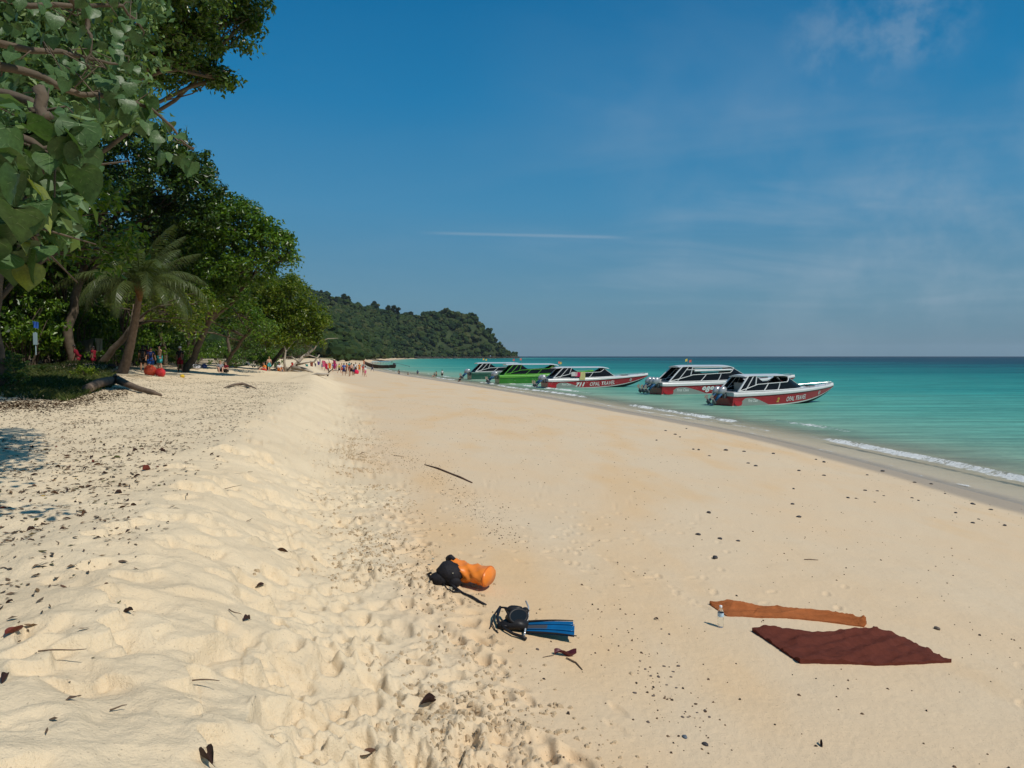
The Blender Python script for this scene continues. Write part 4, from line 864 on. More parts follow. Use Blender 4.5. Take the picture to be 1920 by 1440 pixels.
M_LEG = mat('engine_leg', (0.10, 0.11, 0.12), .35, .5, .2, 5)
M_BLUE = mat('engine_blue_wrap', (0.012, 0.07, 0.16), .5, .4, .2, 8)
M_STEEL = mat('steel', (0.5, 0.5, 0.5), .25, .6, metal=.9)
M_SEAT = mat('boat_seat', (0.35, 0.33, 0.28), .7, .3)
def text_mesh(body, size, shear=0.0, bold=0.0):
    c = bpy.data.curves.new('t', 'FONT'); c.body = body; c.size = size; c.shear = shear; c.offset = bold; c.resolution_u = 3; c.align_x = 'LEFT'; c.space_character = 1.08
    o = bpy.data.objects.new('t', c); COL.objects.link(o); dg = bpy.context.evaluated_depsgraph_get(); me = bpy.data.meshes.new_from_object(o.evaluated_get(dg)); bpy.data.objects.remove(o); bpy.data.curves.remove(c); return me
def speedboat(stern, bow, k, hull_m, band_m, roof, texts, engines, label, struts=M_WHITE, roof_k=1.0, swoosh=True, tall=False, L=None, flags=()):
    stern, bow = Vector(stern), Vector(bow); d = bow - stern; L = L or math.hypot(d.x, d.y); root = empty('speedboat', (stern.x, stern.y, 0), math.atan2(d.y, d.x), label, 'speedboat', None)
    B = 2.9 * k; n = 28
    def hb(t): return B / 2 * (1 - max(0, (t - .40) / .60) ** 2.3) * (0.93 + .07 * min(1, t / .3)) + 0.02
    def zg(t): return (1.14 + .52 * t * t) * k
    def zr(t): return zg(t) - (.31 - .16 * t) * k
    def zc(t): return -.04 + (zr(1) - .10 + .02) * max(0, (t - .1) / .9) ** 3.4
    def zk(t): return min(-.38 + (zr(1) + .25) * max(0, (t - .2) / .8) ** 4.2, zc(t) - .01)
    def side(x, v, off=0.0, s=-1):
        t = x / L; y = hb(t) * (.86 - .25 * t * t * (1 - v) + .12 * v); z = zc(t) + (zr(t) - zc(t)) * v; return Vector((x, s * (y + off), z))
    mb = MB()
    rows = []
    for i in range(n + 1):
        t = i / n; x = t * L; r = [Vector((x, 0, zk(t)))]
        for v in (0, .10, .4, .7, 1): r.append(side(x, v))
        rows.append(r)
    for s in (-1, 1):
        G = [[Vector((p.x, p.y * (-s), p.z)) for p in r] for r in rows]
        for mi, a, b_ in ((1, 0, 2), (2, 1, 3), (0, 2, 6)):
            if mi == 2: mb.mi = 2; mb.grid([[g_ + Vector((0, s * .004, 0)) for g_ in r[1:3]] for r in G])
            elif mi == 1: mb.mi = 1; mb.grid([r[0:2] for r in G])
            else: mb.mi = 0; mb.grid([r[2:6] for r in G])
    mb.mi = 0; r = rows[0]; mb.add([r[0]] + [p for p in r[1:]] + [Vector((p.x, -p.y, p.z)) for p in reversed(r[1:])], [tuple(range(11))])
    mb.build('hull', [hull_m, M_BOTTOM, M_WHITE], root, True)
    mb = MB()                                             # flared white band above the coloured hull, then the deck
    for s in (-1, 1):
        G = []
        for i in range(n + 1):
            t = i / n; x = t * L; a = side(x, 1, 0, s); h = hb(t); G.append([a, Vector((x, s * (h + .03), (a.z + zg(t)) / 2)), Vector((x, s * h * .985, zg(t))), Vector((x, s * max(h - .16, 0), zg(t) + .02))])
        mb.grid(G)
    r0 = [side(0, 1, 0, -1), Vector((0, -(hb(0) + .03), (side(0, 1).z + zg(0)) / 2)), Vector((0, -hb(0) * .985, zg(0)))]; mb.add(r0 + [Vector((p.x, -p.y, p.z)) for p in reversed(r0)], [(0, 1, 2, 3, 4, 5)]); mb.build('topsides', band_m, root, True)
    mb = MB(); mb.grid([[Vector((i / n * L, s * max(hb(i / n) - .15, 0), zg(i / n) + .015 + (.10 if s == 0 else 0) * (i / n > .6))) for s in (-1, -.5, 0, .5, 1)] for i in range(n + 1)]); mb.build('deck', band_m, root, True)
    for s in (-1, 1):
        mb = MB(); mb.tube([side(i / n * L, 1, .02, s) for i in range(n + 1)], .035 * k, 6); mb.build('rub_rail', M_SILVER if band_m is M_WHITE else band_m, root, True)
    xa, xb, xc, xd = .045 * L, .145 * L, .50 * L * roof_k, .645 * L       # foot and head of the cabin sides
    zt = (2.45 + (.12 if tall else 0)) * k
    def cab(u, v, s, off=0.0):
        x = (xa + (xd - xa) * u) * (1 - v) + (xb + (xc - xb) * u) * v; t = x / L; z0 = zg(t); z = z0 + (zt - z0) * v
        return Vector((x, s * (min(hb(t), B * .5) * .88 - .28 * v * k - (.35 * max(0, (u - .8) / .2) ** 2 * k) + off), z + .04))
    for s in (-1, 1):
        if False: mb = MB(); mb.grid([[cab(u / 20, v / 6, s) for v in range(7)] for u in range(21)]); mb.build('side_glass', M_GLASS, root, True)
        else:
            mb = MB(); mb.grid([[cab(u / 20, v / 6 * min(1, max(.5 if u < 17 else .5 + (u - 16) * .125, (1.0 if u < 4 else 1.0 - (u - 4) * .12))), s) for v in range(7)] for u in range(21)]); mb.build('side_glass', M_GLASS, root, True)
        bars = [((.0, 0), (.0, 1), .09), ((.09, .10), (.12, .98), .06), ((.22, .42), (.20, .98), .055), ((.0, .06), (.25, .46), .06), ((.25, .46), (.80, .56), .06), ((.80, .56), (.98, .90), .05), ((.36, .05), (.44, .50), .06), ((.56, .03), (.66, .54), .06), ((.0, .03), (1.0, .02), .09), ((.98, .9), (1.0, .0), .05)]
        if tall: bars += [((.25, .72), (.88, .78), .16)]; bars += [((.12, .80), (.9, .80), .06), ((.2, .92), (.96, .97), .05)]
        for (a, b_, w) in bars:
            mb = MB(); mb.tube([cab(a[0] + (b_[0] - a[0]) * q / 6, a[1] + (b_[1] - a[1]) * q / 6, s, .02) for q in range(7)], w * k * 1.05, 5, flat=.6); mb.build('window_frame', struts, root)
    mb = MB(); G = []
    for q in range(9):
        w = -1 + q / 4; a = cab(1, 0, 1); b_ = cab(1, 1, 1); G.append([Vector((a.x + .35 * (1 - w * w), a.y * w, a.z - .02)), Vector((b_.x + .15 * (1 - w * w), b_.y * w, b_.z))])
    mb.grid(G); mb.build('windscreen', M_GLASS, root, True)
    mb = MB()                                             # roof: a cambered slab, pointed a little at the front
    x0, x1 = xb - (.35 if roof_k <= 1 else .9) * k, xc + (.25 if roof_k <= 1 else .7) * k; m = 14
    def rf(i, w, top):
        t = i / m; x = x0 + (x1 - x0) * t; hw = B * .37 * (1 - .30 * max(0, (t - .72) / .28) ** 2) * (.93 + .07 * min(1, t * 8)); z = zt + .04 - .16 * k * max(0, (t - .82) / .18) ** 2 - .08 * max(0, (.1 - t) / .1)
        return Vector((x, hw * w, z + (.05 + .12 * (1 - w * w) if top else 0) * k))
    W = [-1, -.75, -.4, 0, .4, .75, 1]
    mb.grid([[rf(i, w, 1) for w in W] for i in range(m + 1)]); mb.grid([[rf(i, -w, 0) for w in W] for i in range(m + 1)])
    for s in (-1, 1): mb.grid([[rf(i, s, 0), rf(i, s, 1)] for i in range(m + 1)])
    for i in (0, m): mb.grid([[rf(i, w, 0) for w in W], [rf(i, w, 1) for w in W]])
    mb.build('roof', roof, root, False)
    for i in range(4):                                    # bench seats glimpsed inside
        mb = MB(); mb.box((xa + L * (.12 + .09 * i), 0, zg(.2) + .22 * k), (.4, B * .55, .45 * k)); mb.box((xa + L * (.12 + .09 * i) - .18, 0, zg(.2) + .5 * k), (.08, B * .55, .5 * k)); mb.build('bench_seat', M_SEAT, root)
    mb = MB()
    for s in (-1, 1):
        mb.tube([Vector((t * L, s * (hb(t) - .10), zg(t) + .20 * k)) for t in (.66, .74, .82, .9, .96)] + [Vector((.985 * L, 0, zg(1) + .2 * k))], .016, 5)
        for t in (.68, .78, .88, .96): mb.tube([Vector((t * L, s * (hb(t) - .10), zg(t))), Vector((t * L, s * (hb(t) - .10), zg(t) + .2 * k))], .014, 5)
    mb.build('bow_rail', M_STEEL, root)
    mb = MB(); mb.box((.76 * L, 0, zg(.76) + .12), (.9, .7, .06)); mb.build('deck_hatch', M_DARK, root)
    if swoosh:
        for s in (-1, 1):
            mb = MB(); G = []
            for i in range(13):
                t = i / 12; x = L * (.075 + .23 * t); G.append([side(x, .10, .012, s), side(x, .10 + .72 * (1 - max(0, (t - .35) / .65) ** 1.2) * min(1, .6 + t * 4), .012, s)])
            mb.grid(G); mb.build('grey_panel', M_GREYD, root)
            mb = MB(); c = side(.045 * L, .42, .02, s); mb.add([c + Vector((math.cos(a * .3927) * .034 * L, 0, math.sin(a * .3927) * .30 * k)) for a in range(16)], [tuple(range(16))]); mb.build('round_corner_panel', hull_m, root)
    for (body, xf, v0, size, shear, bold, m_, wk) in texts:
        for s in (-1, 1):
            me = text_mesh(body, size * k, shear, bold); W_ = max((v.co.x for v in me.vertices), default=1)
            for v in me.vertices:
                x = xf * L + (v.co.x * wk if s < 0 else (W_ - v.co.x) * wk); t = x / L; hgt = zr(t) - zc(t); vv = v0 + v.co.y / hgt; v.co = side(x, vv, .016, s)
            o = link('lettering', me, root, m_)
    for s in (-1, 1):                                     # round emblem near the bow
        if texts:
            for (r0, r1, m_) in ((.0, .09, M_GREYD), (.12, .16, M_LET)):
                mb = MB(); c = (.80 * L, .52); P = []
                for a in range(16):
                    for r in (r0, r1):
                        x = c[0] + math.cos(a * .3927) * r * k; z_ = math.sin(a * .3927) * r * k; t = x / L; P.append(side(x, c[1] + z_ / (zr(t) - zc(t)), .016 + r * .01, s))
                mb.add(P, [(2 * a, 2 * a + 1, (2 * a + 3) % 32, (2 * a + 2) % 32) for a in range(16)]); mb.build('emblem', m_, root)
    for i in range(engines):
        y = (i - (engines - 1) / 2) * .72 * k; e = empty('outboard_engine', (-.12, y, 0)); e.parent = root
        mb = MB(); mb.ball((-.22 * k, 0, 1.28 * k), (.46 * k, .25 * k, .33 * k), 12, 8, rot=(0, R(-38), 0)); mb.build('cowl', M_COWL, e, True)
        mb = MB(); mb.tube([(-.42 * k, 0, 1.0 * k), (-.72 * k, 0, .72 * k), (-1.0 * k, 0, .42 * k)], [.22 * k, .17 * k, .12 * k], 8, flat=.55); mb.build('midsection', M_BLUE if i != engines // 2 or engines < 3 else M_LEG, e, True)
        mb = MB(); mb.tube([(-1.28 * k, 0, .72 * k), (-1.16 * k, 0, .5 * k), (-1.02 * k, 0, .34 * k), (-.86 * k, 0, .18 * k)], [.04, .11 * k, .11 * k, .03], 8); mb.box((-1.15 * k, 0, .30 * k), (.34 * k, .03, .22 * k), (0, R(45), 0)); mb.build('gearcase', M_LEG, e, True)
        mb = MB()
        for q in range(3): mb.box((-1.30 * k, math.cos(q * 2.094) * .13 * k, .76 * k + math.sin(q * 2.094) * .13 * k), (.03, .15 * k, .20 * k), (q * 2.094, 0, .5))
        mb.build('propeller', M_STEEL, e)
        mb = MB(); mb.box((.0, 0, .82 * k), (.24, .28 * k, .34 * k)); mb.build('bracket', M_LEG, e)
    for (fx, fh, c1_) in flags:
        mb = MB(); p = Vector((x0 + fx, -.2, zt + .15)); mb.tube([p, p + Vector((0, 0, fh))], .02, 5); mb.build('flag_pole', M_STEEL, root)
        mb = MB(); mb.grid([[p + Vector((-.02 - .07 * i, .03 * math.sin(i * 1.3), fh - .02 - .09 * j - .02 * i)) for j in range(4)] for i in range(5)]); mb.build('flag', c1_, root)
    return root
M_FY = mat('flag_yellow', (.55, .42, .08), .7, .2); M_FR = mat('flag_red_white', (.5, .12, .10), .7, .2, .5, 3)
def wpt(px, py): d = ray(px, py); t = -CAM_Z / d.z; return Vector((d.x * t, d.y * t, 0))
s2 = wpt(1355, 760.5); speedboat(s2, s2 + Vector((11.6, 5.0, 0)), 1.0, M_RED, M_WHITE, M_WHITE, [('First Class', .125, .42, .36, 0, .008, M_LET, .60), ('2', .37, .30, .50, .2, .03, M_LETY, 1.0), ('OPAL TRAVEL', .455, .28, .56, .12, .006, M_LET, .66)], 2,
          'nearest red and white speedboat with a single number on its hull, rightmost of the five')
s3 = wpt(1229, 739.5); speedboat(s3, s3 + Vector((17.2, 5.0, 0)), 1.16, M_RED, M_WHITE, M_WHITE, [('First Class', .10, .40, .38, 0, .008, M_LET, .70), ('989', .262, .28, .72, .3, .04, M_LET, 1.1), ('OPAL TRAVEL', .42, .34, .48, .12, .012, M_LET, .9)], 3,
          'large red and white speedboat with three engines, half hidden by the nearest one', tall=True, flags=[(1.6, .8, M_FY), (2.1, .7, M_FR)])
s1 = wpt(1021, 727.6); speedboat(s1, s1 + Vector((14.4, 4.5, 0)), 1.06, M_RED, M_WHITE, M_WHITE, [('First Class', .125, .42, .38, 0, .008, M_LET, .68), ('711', .25, .26, .66, .3, .04, M_LET, 1.15), ('OPAL TRAVEL', .385, .26, .66, .12, .008, M_LET, .80)], 2,
          'long red speedboat with towels hung over its side, beside the bright green boat', roof_k=1.08, flags=[(.9, .8, M_FR), (1.1, .7, M_FY)])
s0 = wpt(932, 719.7); speedboat(s0, s0 + Vector((15, 4, 0)), 1.16, M_GREEN, M_LGREEN, M_WHITE, [], 2, 'all green speedboat with a white roof between the teal and red boats', struts=M_LGREEN, roof_k=1.12, swoosh=False, flags=[(1.5, .8, M_FR), (2.6, .9, M_FR)])
s4 = wpt(880, 711.6); speedboat(s4, s4 + Vector((15, 5, 0)), 1.16, M_TEAL, M_TEAL, M_WHITE, [], 2, 'dark teal speedboat with white zigzag window frames, farthest of the five', roof_k=1.1, swoosh=False, flags=[(1.5, .8, M_FY), (2.0, .7, M_FY)])
# towels hung over the rail of the long red boat
def cloth(name, corners, m, label, cat, amp=.05, folds=3, n=10, th=.01, group=None):
    a, b, c, d = [Vector(p) for p in corners]; nrm = (b - a).cross(d - a).normalized(); o = (a + b + c + d) / 4; mb = MB()
    f = lambda u, v, k: a.lerp(b, u).lerp(d.lerp(c, u), v) - o + nrm * (amp * math.sin(u * folds * 6.28 + v * 2) * (.3 + .7 * v) + k * th)
    mb.grid([[f(i / n, j / n, 0) for j in range(n + 1)] for i in range(n + 1)]); mb.grid([[f(i / n, 1 - j / n, 1) for j in range(n + 1)] for i in range(n + 1)]); ob = mb.build(name, m, None, True, o); return tag(ob, label, cat, group)
for (px, w, h, col, lb) in [(1075, .85, .55, (.55, .52, .5), 'pale grey towel over the rail of the long red boat'), (1083, .75, .65, (.45, .02, .08), 'crimson towel over the rail of the long red boat'), (1092, .8, 1.05, (.50, .45, .20), 'yellowish towel hanging over the rail of the long red boat')]:
    p = at_d(px, 695 if h < 1 else 694, s1.y - .1); dx, dy = 14.4 / 15.1, 4.5 / 15.1; t_ = (p.x - s1.x) * dx + (p.y - s1.y) * dy
    q = Vector((s1.x + dx * t_, s1.y + dy * t_, 0)) + Vector((dy, -dx, 0)) * 1.62; u = Vector((dx, dy, 0)) * w / 2; z = Vector((0, 0, 2.12))
    cloth('towel', [q - u + z, q + u + z, q + u + z - Vector((0, 0, h)), q - u + z - Vector((0, 0, h))], mat('towel_%d' % px, col, .9, .1, .2, 10), lb, 'towel', .03)

# ------------------------------------------------------------------ longtail boat drawn up at the far beach
M_WOOD = mat('boat_wood', (.075, .045, .03), .7, .3, .3, 2); M_AWN = mat('awning_blue', (.22, .42, .45), .7, .2, .15, 2); M_RIB = mat('orange_ribbon', (.7, .13, .04), .7, .2)
lb_ = wpt(684, 690); le = wpt(741, 690.5); dd = le - lb_; L = dd.length; root = empty('longtail_boat', lb_, math.atan2(dd.y, dd.x), 'wooden longtail boat with a pale blue awning at the far end of the beach', 'boat'); mb = MB(); G = []
for i in range(21):
    t = i / 20; x = t * L; w = 1.05 * math.sin(math.pi * min(1, .12 + t * .75)) ** .7 * (1 if t > .02 else .3); zt = .95 + 1.6 * (1 - t) ** 5 + .35 * t ** 3; zb = -.15 + 1.5 * (1 - t) ** 6
    G.append([Vector((x - .5 * (1 - t) ** 4, -w, zt)), Vector((x, -w * .85, (zt + zb) / 2)), Vector((x, 0, zb)), Vector((x, w * .85, (zt + zb) / 2)), Vector((x - .5 * (1 - t) ** 4, w, zt))])
mb.grid(G); mb.build('hull', M_WOOD, root, True)
for x in (.3, .48, .66, .84):
    for s in (-1, 1): mb = MB(); mb.tube([(x * L, s * .85, .8), (x * L, s * .8, 2.1)], .04, 6); mb.build('awning_post', M_AWN, root)
mb = MB(); mb.grid([[Vector((L * (.27 + .62 * i / 6), y, 2.15 + .18 * (1 - y * y))) for y in (-1, -.5, 0, .5, 1)] for i in range(7)]); mb.grid([[Vector((L * (.27 + .62 * i / 6), -y, 2.10 + .18 * (1 - y * y))) for y in (-1, -.5, 0, .5, 1)] for i in range(7)]); mb.build('awning', M_AWN, root, True)
mb = MB(); mb.box((L * .97, 0, 1.5), (.8, .5, .6)); mb.tube([(L, 0, 1.7), (L * 1.12, 0, 1.6), (L * 1.45, 0, .7)], .06, 6); mb.ball((L * 1.45, 0, .7), (.12, .12, .2), 8, 6); mb.build('longtail_motor', M_LEG, root)
mb = MB(); mb.tube([(-.35, 0, 2.7), (-.4, 0, 1.7), (-.3, .1, 1.2)], [.12, .2, .1], 7); mb.build('bow_ribbon', M_RIB, root)

# ------------------------------------------------------------------ dark rocks and the pale strip beyond the longtail boat
M_ROCK = mat('shore_rock', (.055, .045, .04), .9, .2, .4, .3, .6, 2)
for i, (px, py, w, h) in enumerate([(672, 676, 5, 3), (683, 675, 7, 4.2), (694, 675.5, 7, 4.4), (705, 676, 7, 3.4), (716, 677, 6, 3.2), (726, 677.5, 6, 2.4), (664, 675, 6, 3)]):
    p = wpt(px, py + 1.2); k = p.y / F; mb = MB(); mb.ball((0, 0, h * .25 * k), (w * k, w * k * 1.3, h * .72 * k), 12, 8, .16, i); tag(mb.build('shore_rock', M_ROCK, None, False, p), 'dark rock outcrop on the shore behind the longtail boat', 'rock', 'rocks behind the longtail boat')

# ------------------------------------------------------------------ people
M_SKIN = [mat('skin_tan', (.33, .17, .10), .55, .4, .1, 5), mat('skin_light', (.50, .29, .20), .55, .4, .1, 5), mat('skin_brown', (.16, .08, .05), .55, .4, .1, 5)]
M_HAIR = [mat('hair_black', (.015, .012, .010), .5, .4), mat('hair_blond', (.30, .19, .08), .5, .4), mat('cap_white', (.6, .6, .58), .7, .2)]
def skin_mesh(J, E):
    me = bpy.data.meshes.new('body'); me.from_pydata([j[0] for j in J], E, []); o = bpy.data.objects.new('t', me); COL.objects.link(o); o.modifiers.new('s', 'SKIN'); sb = o.modifiers.new('b', 'SUBSURF'); sb.levels = 1; sb.render_levels = 1
    for i, j in enumerate(J): me.skin_vertices[0].data[i].radius = j[1]; me.skin_vertices[0].data[i].use_root = (i == 0)
    dg = bpy.context.evaluated_depsgraph_get(); r = bpy.data.meshes.new_from_object(o.evaluated_get(dg)); bpy.data.objects.remove(o); r.polygons.foreach_set('use_smooth', [True] * len(r.polygons)); r.materials.clear(); return r
def pose_joints(kind):
    """facing +y; returns joints with radii and edges"""
    st = {'stand': (0, 0, .92, .04, .0, .10, .02), 'walk': (0, 0, .90, .28, .18, .25, .0), 'bend': (0, .25, .86, .05, .0, .35, -.25), 'sit': None, 'arms': (0, 0, .92, .06, 0, .4, .45)}
    if kind == 'sit':
        hip = .16; J = [((0, 0, hip), (.14, .12)), ((0, .02, hip + .2), (.12, .10)), ((0, .06, hip + .42), (.16, .10)), ((0, .08, hip + .54), (.055, .055)), ((0, .11, hip + .62), (.07, .085)), ((0, .12, hip + .74), (.075, .09)), ((0, .11, hip + .80), (.04, .05))]
        for s in (-1, 1): J += [((s * .18, .07, hip + .44), (.06, .06)), ((s * .24, .16, hip + .22), (.045, .045)), ((s * .16, .38, hip + .22), (.035, .035)), ((s * .14, .46, hip + .2), (.03, .04)), ((s * .10, .02, hip), (.10, .10)), ((s * .15, .42, hip + .28), (.07, .07)), ((s * .13, .66, .06), (.04, .04)), ((s * .13, .80, .04), (.035, .03))]
    else:
        _, ben, h, leg, arm, spread, up = st[kind]
        J = [((0, 0, h), (.145, .11)), ((0, .02 + ben * .3, h + .2), (.125, .095)), ((0, ben * .8, h + .42), (.165, .105)), ((0, ben, h + .55), (.05, .055)), ((0, ben + .02, h + .62), (.065, .08)), ((0, ben + .03, h + .72), (.075, .09)), ((0, ben + .01, h + .79), (.04, .05))]
        for s in (-1, 1):
            a = s * arm; J += [((s * .19, ben * .8, h + .46), (.06, .06)), ((s * (.20 + spread * .25), ben * .9 + a * .5, h + .20 + up * .5), (.045, .045)), ((s * (.22 + spread * .3), ben + a + .10, h - .03 + up * 1.2), (.032, .034)), ((s * (.21 + spread * .3), ben + a + .14, h - .12 + up * 1.4), (.028, .04)),
                               ((s * .10, 0, h - .08), (.10, .10)), ((s * .11, s * leg * .6 + .03, h - .44), (.065, .07)), ((s * .11, s * leg * 1.1 - .03, .08), (.04, .042)), ((s * .12, s * leg * 1.1 + .12, .035), (.04, .03))]
    E = [(0, 1), (1, 2), (2, 3), (3, 4), (4, 5), (5, 6)]
    for b_ in (7, 15): E += [(2, b_), (b_, b_ + 1), (b_ + 1, b_ + 2), (b_ + 2, b_ + 3), (0, b_ + 4), (b_ + 4, b_ + 5), (b_ + 5, b_ + 6), (b_ + 6, b_ + 7)]
    return J, E
_pc = {}
def person(p, h, kind, rz, skin, hair, top, bottom, label, group=None):
    if kind not in _pc:
        J, E = pose_joints(kind); P = [Vector(j[0]) for j in J]; body = skin_mesh(J, E)
        mb = MB(); mb.tube([P[0] + Vector((0, 0, -.02)), P[1], P[2], P[2] + (P[3] - P[2]) * .55], [.175, .16, .20, .10], 12, flat=.75)
        for b_ in (7, 15): mb.tube([P[2] + Vector((0, 0, .03)), P[b_], P[b_].lerp(P[b_ + 1], .6)], [.09, .085, .07], 8)
        shirt = mb.mesh('shirt', True); mb = MB(); mb.tube([P[0] + Vector((0, 0, .12)), P[0] + Vector((0, 0, -.07))], [.17, .185], 12, flat=.8)
        for b_ in (7, 15): mb.tube([P[b_ + 4], P[b_ + 4].lerp(P[b_ + 5], .75)], [.125, .10], 9)
        shorts = mb.mesh('shorts', True); mb = MB(); mb.ball(P[5] + Vector((0, -.02, .03)), (.095, .11, .10), 10, 7); mb.ball(P[4] + Vector((0, -.07, 0)), (.075, .05, .09), 8, 6); hr = mb.mesh('hair', True)
        mb = MB(); mb.tube([P[5] + Vector((0, .08, .0)), P[5] + Vector((0, .125, -.04)), P[5] + Vector((0, .085, -.05))], [.012, .018, .014], 6)
        for s in (-1, 1): mb.ball(P[5] + Vector((s * .083, 0, -.03)), (.015, .025, .035), 6, 5)
        _pc[kind] = (body, shirt, shorts, hr, mb.mesh('face', True))
    body, shirt, shorts, hr, fc = _pc[kind]; root = empty('person', p, rz, label, 'person', group); s = h / 1.72; root.scale = (s, s, s)
    def add(n, me, m): me = me.copy(); me.materials.clear(); return link(n, me, root, m)
    add('body', body, M_SKIN[skin]); add('face', fc, M_SKIN[skin]); add('hair', hr, M_HAIR[hair])
    if top: add('shirt', shirt, mat('cloth_%02x%02x%02x' % tuple(int(v * 255) for v in top), top, .85, .15, .15, 9))
    if bottom: add('shorts', shorts, mat('cloth_%02x%02x%02x' % tuple(int(v * 255) for v in bottom), bottom, .85, .15, .15, 9))
    return root
RED, DRED, BLUE, NAVY, WHT, TEAL, PINK, YEL, BLK, ORG, GRY = (.5, .03, .03), (.16, .01, .02), (.03, .10, .35), (.02, .03, .10), (.6, .6, .58), (.05, .35, .35), (.6, .12, .22), (.6, .5, .05), (.02, .02, .02), (.65, .2, .03), (.25, .25, .27)
def stand_px(px, top, d, *a, **k):
    """a person whose head shows at (px, top) and who stands on the sand at distance d"""
    x = (px - 960) / F * d; p = on(x, d, -.02); h = at_d(px, top, d).z - p.z; return person(p, min(max(h, 1.5), 1.9) if a[0] != 'sit' else 1.7, *a, **k)
stand_px(148, 646, 47, 'bend', 2.0, 2, 0, DRED, DRED, 'person in dark red bending forward in the shade of the wood')
stand_px(176, 650, 47, 'stand', 1.5, 2, 0, DRED, DRED, 'person in a dark red shirt and shorts beside the beige tarp')
stand_px(268, 648, 50, 'stand', .4, 0, 0, BLK, BLK, 'person in black clothes leftmost of the group right of the palm stem')
stand_px(276, 649, 50.5, 'arms', 1.2, 0, 0, RED, BLK, 'person in a red top and black shorts behind the orange buoys')
stand_px(283, 651, 49, 'walk', 3.6, 0, 0, NAVY, BLUE, 'person in navy shirt and blue shorts above the two buoys')
stand_px(300, 647, 50, 'arms', 2.4, 1, 0, None, TEAL, 'bare backed person in teal shorts right of the buoys')
stand_px(338, 640, 52, 'stand', 3, 2, 2, BLK, DRED, 'person in a white cap and black shirt at the shrubs')
stand_px(413, 668, 58, 'sit', 3.6, 1, 1, GRY, BLK, 'blond person in grey sitting under the low branches')
stand_px(425, 668, 59, 'sit', 2.6, 1, 0, DRED, BLK, 'person in dark red sitting beside the blond one in the shade')
stand_px(497, 672, 70, 'sit', 2.2, 1, 0, ORG, RED, 'person in orange sitting at the foot of the last trees')
stand_px(505, 676, 72, 'walk', .5, 1, 1, None, TEAL, 'bare chested person in pale shorts walking past the dead tree')
stand_px(523, 678, 74, 'sit', 4.0, 1, 0, WHT, ORG, 'person in white sitting against the dead tree')
stand_px(549, 680, 76, 'sit', 1.0, 0, 0, RED, None, 'person in red crouching among the dead branches')
i = 0
for (px, top, d, kd, sk, hr, tp, bt, lb) in [(645, 681, 98, 'walk', 0, 0, BLUE, NAVY, 'person in blue shirt and dark trousers nearest the water among the bathers'), (655, 684, 96, 'stand', 0, 0, DRED, None, 'person in dark red swimwear standing in front of the crowd'), (659, 681, 104, 'stand', 1, 0, None, BLK, 'bare chested person in black shorts in the crowd'),
        (636, 682, 112, 'walk', 1, 0, YEL, BLK, 'person in yellow in the crowd on the sand'), (641, 681, 116, 'stand', 1, 1, None, RED, 'blond person in red shorts at the left of the crowd'), (650, 681, 112, 'stand', 0, 0, ORG, None, 'person in orange in the middle of the crowd'), (663, 683, 106, 'stand', 2, 0, GRY, NAVY, 'person in grey shirt behind the red bag'),
        (681, 684, 110, 'arms', 1, 0, RED, None, 'person in red swimwear left of the longtail boat'), (685, 686, 104, 'walk', 1, 0, WHT, PINK, 'person in white beside the one in red swimwear'), (667, 680, 130, 'stand', 1, 0, WHT, BLK, 'person in white far back in the crowd'), (624, 681, 118, 'stand', 1, 0, BLUE, None, 'person in blue behind the hung cloths'),
        (630, 680, 132, 'stand', 0, 1, PINK, None, 'person in pink at the back of the crowd'), (611, 680, 125, 'walk', 1, 0, BLK, BLK, 'person in black behind the dead branches'), (674, 681, 140, 'stand', 1, 0, ORG, ORG, 'person in orange near the bow of the longtail boat'), (698, 681, 175, 'walk', 2, 0, BLK, NAVY, 'dark dressed person standing before the longtail boat'), (655, 679, 150, 'stand', 0, 0, TEAL, None, 'person in teal far back on the sand'), (604, 680, 140, 'stand', 1, 0, WHT, BLUE, 'person in white and blue beyond the dead tree')]:
    stand_px(px, top, d, kd, i * 1.7, sk, hr, tp, bt, lb); i += 1
for (px, y, d, kd, dz, tp, bt, lb) in [(748, 688, 165, 'stand', -.6, BLK, BLK, 'bather in black standing waist deep right of the longtail boat'), (765, 695, 160, 'stand', -1.15, None, NAVY, 'bather with only head and shoulders above the sea'), (783, 689, 165, 'stand', -.8, NAVY, None, 'bather in dark blue waist deep in the bay'), (818, 693, 150, 'arms', -.7, None, BLK, 'bather with raised arms in the shallow sea'),
        (815, 700, 145, 'sit', -.2, BLK, None, 'bather sitting in the wavelets at the shore'), (829, 693, 147, 'stand', -.35, WHT, BLK, 'bather in a white shirt knee deep left of the teal boat'), (860, 705, 118, 'bend', -.9, BLK, BLK, 'bather stooping beside the stern of the teal boat')]:
    x = (px - 960) / F * d; person((x, d, dz), 1.7, kd, i, i % 2, 0, tp, bt, lb); i += 1

